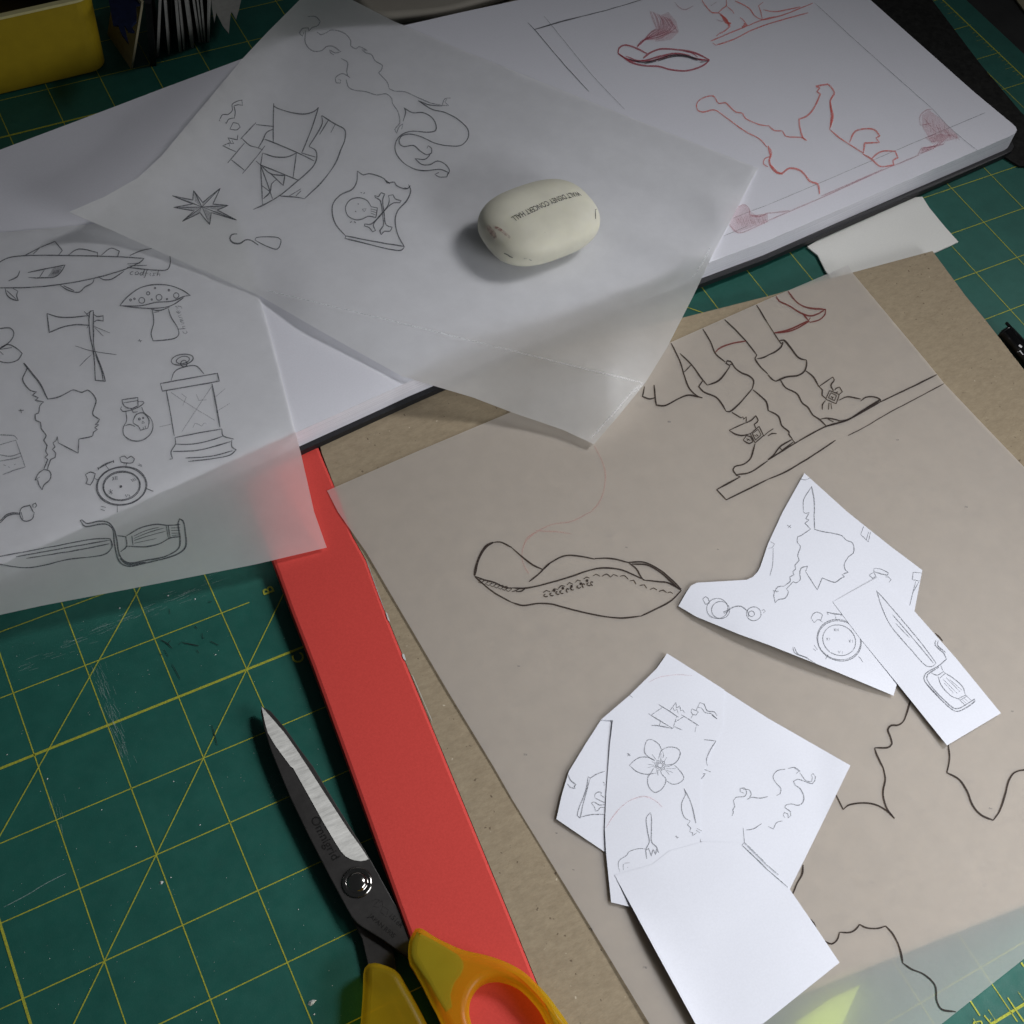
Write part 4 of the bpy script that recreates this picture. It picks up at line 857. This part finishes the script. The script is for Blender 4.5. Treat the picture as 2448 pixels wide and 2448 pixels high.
k.stroke('l', '800 425 850 430 910 460 900 478 850 465 800 450 800 425;800 455 765 475 790 500 815 485 800 455;885 490 910 490 930 510 915 530;700 170 722 108;702 172 758 225;758 225 775 150;742 210 760 150;1095 455 1090 510 1145 520;1095 455 1160 460;1115 525 1070 705;1140 525 1100 600;188 1018 200 1060 280 1095 360 1142;200 1020 225 1070 300 1100', 2.1)
k.stroke('l', '20 225 50 240 30 270 0 275;40 270 35 400 15 480', 1.6)
k.build('partial_drawings', 'pencil_light', cA)
D(hB, 'sword_drawing', 'pencil_light', cB, [
 ('l', '820 592 860 720 910 830 950 890 1090 1050 1180 1150 1215 1168 1250 1160 1270 1140;820 592 1000 800 1150 980 1270 1140;940 775 1070 925 1250 1140;965 840 1070 950', 2.0),
 ('l', '1270 965 1260 1000 1330 1070 1347 1110 1290 1160 1190 1220 1178 1260 1200 1300 1390 1490 1430 1505 1500 1475 1562 1425 1560 1412 1440 1482 1400 1478 1215 1290 1198 1250 1205 1228 1290 1172;1285 970 1278 1000 1340 1060', 2.5), ('l', '1200 1300 1290 1400', 3.6),
 ('l', '1330 1210 1400 1255 1470 1320 1490 1378;1285 1240 1310 1310 1380 1385 1440 1412;1490 1380 1532 1420;1440 1412 1490 1460;1230 1210 1275 1232 1325 1205 1305 1160;1295 1255 1340 1215;1435 1410 1495 1380;1450 1420 1505 1388', 2.2),
 ('l', '1320 1260 1430 1370;1345 1250 1450 1355;1370 1262 1465 1345;1330 1290 1400 1365;1465 1415 1500 1445;1480 1405 1515 1435', 1.3)], eps=0.003)
D(hC, 'bone_flag_drawing', 'pencil_light', cC, [('q', '575 65 560 160 500 320 492 360 515 378 530 300 590 78;575 65 592 75 630 50 700 25;515 372 600 352 700 350;625 225 625 200 655 180 675 185 670 205 700 225;625 225 650 238 700 262;600 265 615 255 660 280 700 275;600 265 625 300 630 325 650 320 665 298 700 298;685 105 700 115;690 130 705 125', 2.2), ('q', '425 50 440 90 482 125 470 140 478 155 455 150 440 145 420 120', 2.6)], eps=0.003)
k = Ink(hD, 0.003)
k.stroke('i', '1365 1420 1330 1350 1240 1292 1195 1300 1165 1390 1165 1445 1210 1495 1280 1540;1330 1500 1360 1420 1450 1380 1550 1400 1577 1450 1550 1530 1500 1575 1410 1590;1280 1530 1200 1500 1110 1500 1030 1550 990 1592;990 1592 1060 1655 1150 1690 1225 1690 1270 1620;1300 1680 1220 1700 1198 1770 1220 1850 1285 1905 1360 1870 1400 1810 1412 1750 1360 1690 1350 1660;1410 1760 1460 1800 1510 1812 1590 1780 1617 1730 1560 1640 1510 1590', 2.0)
for t_ in ('1255 1465 1300 1530', '1365 1420 1385 1480 1375 1510', '1350 1530 1355 1450', '1325 1520 1345 1460', '1410 1610 1460 1600 1500 1580', '1410 1630 1540 1630', '1400 1640 1450 1700', '1410 1645 1490 1675', '1300 1640 1322 1710', '1320 1650 1320 1700', '1200 1580 1270 1590', '1200 1620 1275 1600', '1250 1550 1280 1560', '1420 1500 1390 1550'): k.stroke('i', t_, 1.5)
k.ring('i', 1345, 1592, 28, w=1.6)
for j in range(9): k.ring('i', 1345 + 52 * math.cos(j * .7), 1592 + 52 * math.sin(j * .7), 12, w=1.4)
k.stroke('i', '962 1455 1002 1478;998 1455 968 1485;975 1450 990 1485', 2.2)
k.build('flower_drawing', 'pencil_light', cD)
D(hD, 'ship_sails_drawing', 'pencil_light', cD, [('k', '1105 1450 1245 1540 1258 1548;1030 1522 1215 1635;1215 1635 1245 1540;1135 1475 1055 1530;1190 1500 1237 1438;1237 1438 1242 1480 1268 1462 1275 1500 1290 1495 1305 1518;1215 1475 1225 1500 1245 1490 1255 1518;1280 1530 1345 1570 1410 1612;1395 1605 1380 1660;1235 1585 1300 1542;1120 1585 1112 1612;1225 1620 1285 1645;1358 1485 1352 1510 1365 1530 1390 1532 1408 1508;1358 1485 1408 1508;1390 1500 1418 1438;1415 1440 1450 1450 1475 1500 1530 1510 1548 1540;1400 1475 1430 1478 1460 1515 1500 1520 1548 1562;1365 1530 1350 1560;885 1383 912 1400', 2.1), ('k', '1055 1610 1100 1612 1130 1617 1215 1635', 2.6), ('k', '1510 1532 1548 1562', 3.4)], eps=0.003)
D(hD, 'small_sail_drawing', 'pencil_light', cD, [('k', '1450 1718 1490 1722 1540 1728;1540 1728 1490 1810 1468 1870 1475 1915', 2.2)], eps=0.003)
D(hD, 'fork_drawing', 'pencil_light', cD, [('q', '1045 335 1015 375 1022 470 1037 560 1012 610 1018 685;1045 335 1052 360 1053 470 1056 560 1090 595 1108 640;1030 605 1052 665 1065 612 1085 655 1092 608 1105 640;1015 620 1035 605', 2.2), ('q', '815 782 803 740 808 700 870 655 880 635 960 608 1010 612;842 770 840 730 855 718 890 715;870 750 876 750', 1.5)], eps=0.003)
D(hD, 'feather_drawing', 'pencil_light', cD, [('q', '1298 155 1350 260 1388 415', 2.6), ('q', '1298 155 1310 195 1280 270 1300 370 1345 400 1325 430 1350 455 1340 480 1365 490 1360 512 1395 490;1395 455 1432 475;1390 470 1420 490;1232 515 1258 525;1240 508 1248 535', 2.0)], eps=0.003)
D(hD, 'faint_red_arc', 'pinkfaint', cD, [('q', '710 450 760 370 830 290 900 240 1000 215 1080 245 1135 295', 1.9), ('k', '1030 1285 1120 1245 1250 1228 1360 1235', 1.3)], eps=0.004)
D(hE, 'curly_hair_drawing', 'pencil_light', cE, [
 ('q', '1750 190 1722 178 1722 155 1752 150 1772 180 1760 212 1690 222 1672 245 1682 290 1665 320 1672 330 1660 362;1745 160 1790 165 1806 200 1775 238;1775 238 1805 222 1870 228 1932 215', 2.0),
 ('p', '0 440 40 460 70 410 110 400;150 5 200 -5 240 20 210 45;130 8 70 20 38 65 60 110 98 155 90 195 65 208;240 35 290 98 330 100 335 65 325 55;200 0 245 30;325 55 340 42 358 65 355 95 335 118 290 105 220 85 193 100 205 130 240 152 270 215 265 260 230 282 175 270 130 285 128 298 170 330 172 358 152 377;152 377 150 345 125 335 115 355 130 378', 2.0),
 ('q', '1745 450 1755 560;1765 468 1820 460 1885 420', 2.2), ('q', '1420 0 1500 30;1425 45 1462 42 1420 90', 2.2)], eps=0.003)
D(hF, 'book_edge_drawing', 'pencil_light', cF, [('q', '1755 562 1850 655 1932 740;1735 582 1840 680 1932 772;1735 582 1755 562', 2.6), ('p', '0 735 80 805;0 770 150 900', 2.4)], eps=0.003)

# ---------------------------------------------------------------- eraser
er = thing('eraser', 'cream pebble-shaped eraser with black lettering, resting on the upper tracing sheet', 'eraser', P(1289, 545, 0.72))
ea, eb, ec, en, em = 1.05, 0.78, 0.40, 2.7, 2.5
hb = h2(1289, 545) + 0.0
EC = P(1289, 531, hb + ec); exd = (P(1400, 480, hb + .6) - P(1200, 552, hb + .6)); exd.z = 0; exd.normalize(); eyd = Vector((-exd.y, exd.x, 0))
v, f = [], []; NU, NV = 96, 48
for j in range(NV + 1):
    ph = math.pi * j / NV - math.pi / 2
    for i in range(NU):
        th = math.tau * i / NU
        d = Vector((math.cos(ph) * math.cos(th) * ea, math.cos(ph) * math.sin(th) * eb, math.sin(ph) * ec))
        g = (abs(d.x / ea) ** en + abs(d.y / eb) ** en) ** (em / en) + abs(d.z / ec) ** em
        q = d * g ** (-1 / em); q *= 1 + 0.006 * noise.noise(q * 3)
        v.append(EC + (exd * q.x + eyd * q.y + Vector((0, 0, q.z))) * SC)
for j in range(NV):
    for i in range(NU): f.append((j * NU + i, j * NU + (i + 1) % NU, (j + 1) * NU + (i + 1) % NU, (j + 1) * NU + i))
link('eraser_body', v, f, 'eraser', er, True)
def ez(w):
    r = (w - EC) / SC; x, y = r.dot(exd), r.dot(eyd); g = (abs(x / ea) ** en + abs(y / eb) ** en) ** (em / en)
    return EC.z / SC + (ec * (1 - g) ** (1 / em) if g < 1 else 0)
def eh(x, y):
    h = hb + 0.5
    for _ in range(14): h = 0.5 * h + 0.5 * ez(P(x, y, h))
    return h
a_, b_ = P(1383, 460, hb + .74), P(1228, 525, hb + .74)
text('eraser_lettering', 'WALT DISNEY CONCERT HALL', 0.165, (a_ + b_) / 2, b_ - a_, 'print', er, None, lambda q: (ez(q) + 0.004) * SC, 0.60)
es = Ink(eh, 0.006)
Z6 = lambda t: [(1130 + float(p.split()[0]) * 320 / 1932, 400 + float(p.split()[1]) * 320 / 1932) for p in t.split(',')]
for t_, w_ in (('450 1240,500 1260,540 1290,580 1305', 3.4), ('740 1320,800 1325,850 1345', 2.2), ('1775 610,1772 680,1775 745', 2.0), ('1765 608,1795 605', 1.6)): es.line(Z6(t_), w_)
es.build('pencil_nick', 'pencil', er)
es = Ink(eh, 0.006)
for t_, w_ in (('215 840,250 900,300 960,330 1020', 12), ('300 850,360 880,430 920,500 980,540 1020', 8), ('320 860,380 890,420 905', 7)): es.line(Z6(t_), w_)
es.build('red_smudge', 'smudge', er)

# ---------------------------------------------------------------- scissors
scs = thing('scissors', 'open scissors with blackened steel blades and translucent yellow handles, on the mat', 'scissors', P(830, 2080))
slab('lower_blade', tp('r', '430 350 560 560 700 800 880 1150 1040 1385 1062 1540 1080 1640 980 1700 850 1560 838 1455 800 1290 740 1170 690 1060 560 830 400 520'), 0.05, 0.12, 'blade', scs, 0.01)
ub = tp('f', '40 1464 36 1510 62 1640 112 1800 165 1932') + tp('r', '260 230 400 520 560 830 690 1070 722 1125 760 1170 800 1200 960 1300 1140 1426 1230 1480 1330 1330 1186 1215 1110 1110 1040 1010 980 900 870 700 795 575 640 330 430 -15') + tp('f', '330 1785 230 1640 110 1500')
slab('upper_blade', ub, 0.13, 0.20, 'blade', scs, 0.012)
bvp = tp('f', '42 1468 52 1520 70 1600 88 1665 150 1770 262 1920') + tp('r', '280 0 350 125 420 250 500 395 600 565 640 628 675 665 710 685 745 697 790 702 830 695 850 686 800 608 700 470 640 378 545 232 400 6') + tp('f', '300 1785 210 1660 130 1568')
slab('ground_edge', bvp, 0.195, 0.208, 'bevel', scs)
scr = tp('r', '765 865')[0]; sc0 = P(*scr, 0.20)
def disc(name, c, prof, mt, parent, n=96, teeth=0):
    v, f = [], []
    for k, (r, z) in enumerate(prof):
        for i in range(n):
            t = i * math.tau / n; q = r * (1 + (0.10 if (teeth and k in teeth and i % 2) else 0)); v.append(c + Vector((q * math.cos(t), q * math.sin(t), z)) * SC)
    for k in range(len(prof) - 1):
        for i in range(n): f.append((k * n + i, k * n + (i + 1) % n, (k + 1) * n + (i + 1) % n, (k + 1) * n + i))
    f.append(tuple((len(prof) - 1) * n + i for i in range(n)))
    return link(name, v, f, mt, parent, True)
sw = disc('pivot_screw', sc0, [(0.186, 0.0), (0.182, 0.02), (0.150, 0.030), (0.142, 0.022), (0.130, 0.024), (0.120, 0.045), (0.100, 0.062), (0.07, 0.074), (0.04, 0.079), (0.012, 0.08)], 'chrome', scs, 96, (0, 1))
et = Ink(lambda x, y: 0.20, 0.004)
et.stroke('j', '1180 1610 1240 1580 1290 1600 1180 1700 1290 1720;1290 1640 1330 1600 1345 1680 1300 1700;1345 1700 1440 1760 1400 1870 1310 1800 1345 1700', 1.4, True)
def along(p, q, s, size, sx, nm):
    a, c = P(*p, 0.2), P(*q, 0.2); text(nm, s, size, (a + c) / 2, c - a, 'etch', scs, 0.204, None, sx)
along((748, 1950), (806, 2058), 'Omnigrid', 0.17, 1.0, 'etched_name')
along((925, 2180), (968, 2222), '1516R', 0.085, 1.0, 'etched_number')
along((872, 2178), (955, 2250), 'JAPAN R905', 0.08, 1.0, 'etched_origin')
et.build('etched_mark', 'etch', scs)
outR = tp('z', '466 335 486 306 530 300 570 314 640 362 740 420 830 462 910 500 1000 530 1100 553 1200 575 1300 605 1400 642 1500 690 1600 752 1720 862 1850 1000 1932 1110 2080 1330 2180 1600 2150 1850 1980 2050 1700 2120 1400 2020 1150 1850 950 1600 850 1430 765 1279 700 1150 650 1060 600 960 560 880 515 800 470 720 430 660 415 600 412 510 424 430 444 378')
holR = tp('z', '1350 826 1250 832 1150 882 1080 970 1045 1070 1038 1180 1060 1279 1150 1480 1300 1700 1520 1860 1750 1900 1930 1800 1990 1620 1960 1430 1850 1279 1770 1130 1650 985 1560 905 1450 850')
rounded('handle', [outR, holR], 0.258, 0.60, 'plastic', scs, 0.11, 0.48)['label'] = 'right yellow handle resting on the red tape'
outL = tp('r', '810 1560 822 1510 850 1480 900 1474 970 1492 1050 1528 1085 1560 1120 1620 1200 1760 1290 1932 1400 2140 1500 2400 1400 2700 1100 2800 850 2700 760 2400 775 2150 790 1932 806 1700')
holL = tp('r', '1000 2180 900 2300 900 2500 1050 2640 1250 2600 1330 2420 1250 2250 1120 2170')
slab('tang', tp('z', '500 330 640 400 800 490 925 570 975 640 980 700 950 770 880 860 845 980 860 1100 800 1150 740 1060 640 880 540 740 470 640 440 560 450 430'), 0.46, 0.50, 'tang', scs, 0.01)
rounded('handle', [outL, holL], 0.01, 0.42, 'plastic', scs, 0.11, 0.3)['label'] = 'left yellow handle resting on the green mat'

# ---------------------------------------------------------------- pen
pn = thing('marker_pen', 'glossy black pen on the mat at the right edge, beside the chipboard', 'pen', P(2440, 840))
p0 = P(2401, 794, 0.17); p1 = P(2600, 1014, 0.17)
dd = (p1 - p0).normalized()
cyl('pen_barrel', p0 + dd * 0.05 * SC, p1, 0.165 * SC, 'dark', pn, 32)
cyl('pen_end', p0, p0 + dd * 0.05 * SC, 0.145 * SC, 'dark', pn, 32, 0.165 * SC)
cyl('pen_clip', p0 + dd * 0.02 * SC + Vector((.03, .1, .15)) * SC, p0 + dd * 1.6 * SC + Vector((.03, .1, .17)) * SC, 0.03 * SC, 'dark', pn, 12)
vv = []; 
pi_ = Ink(lambda x, y: 0.335, 0.003)
pi_.line([(2436, 825), (2443, 830)], 4, True, False); pi_.line([(2438, 838), (2446, 848)], 2, True, False); pi_.line([(2432, 842), (2438, 840)], 1.5, True)
pi_.build('silver_lettering', 'silver', pn)
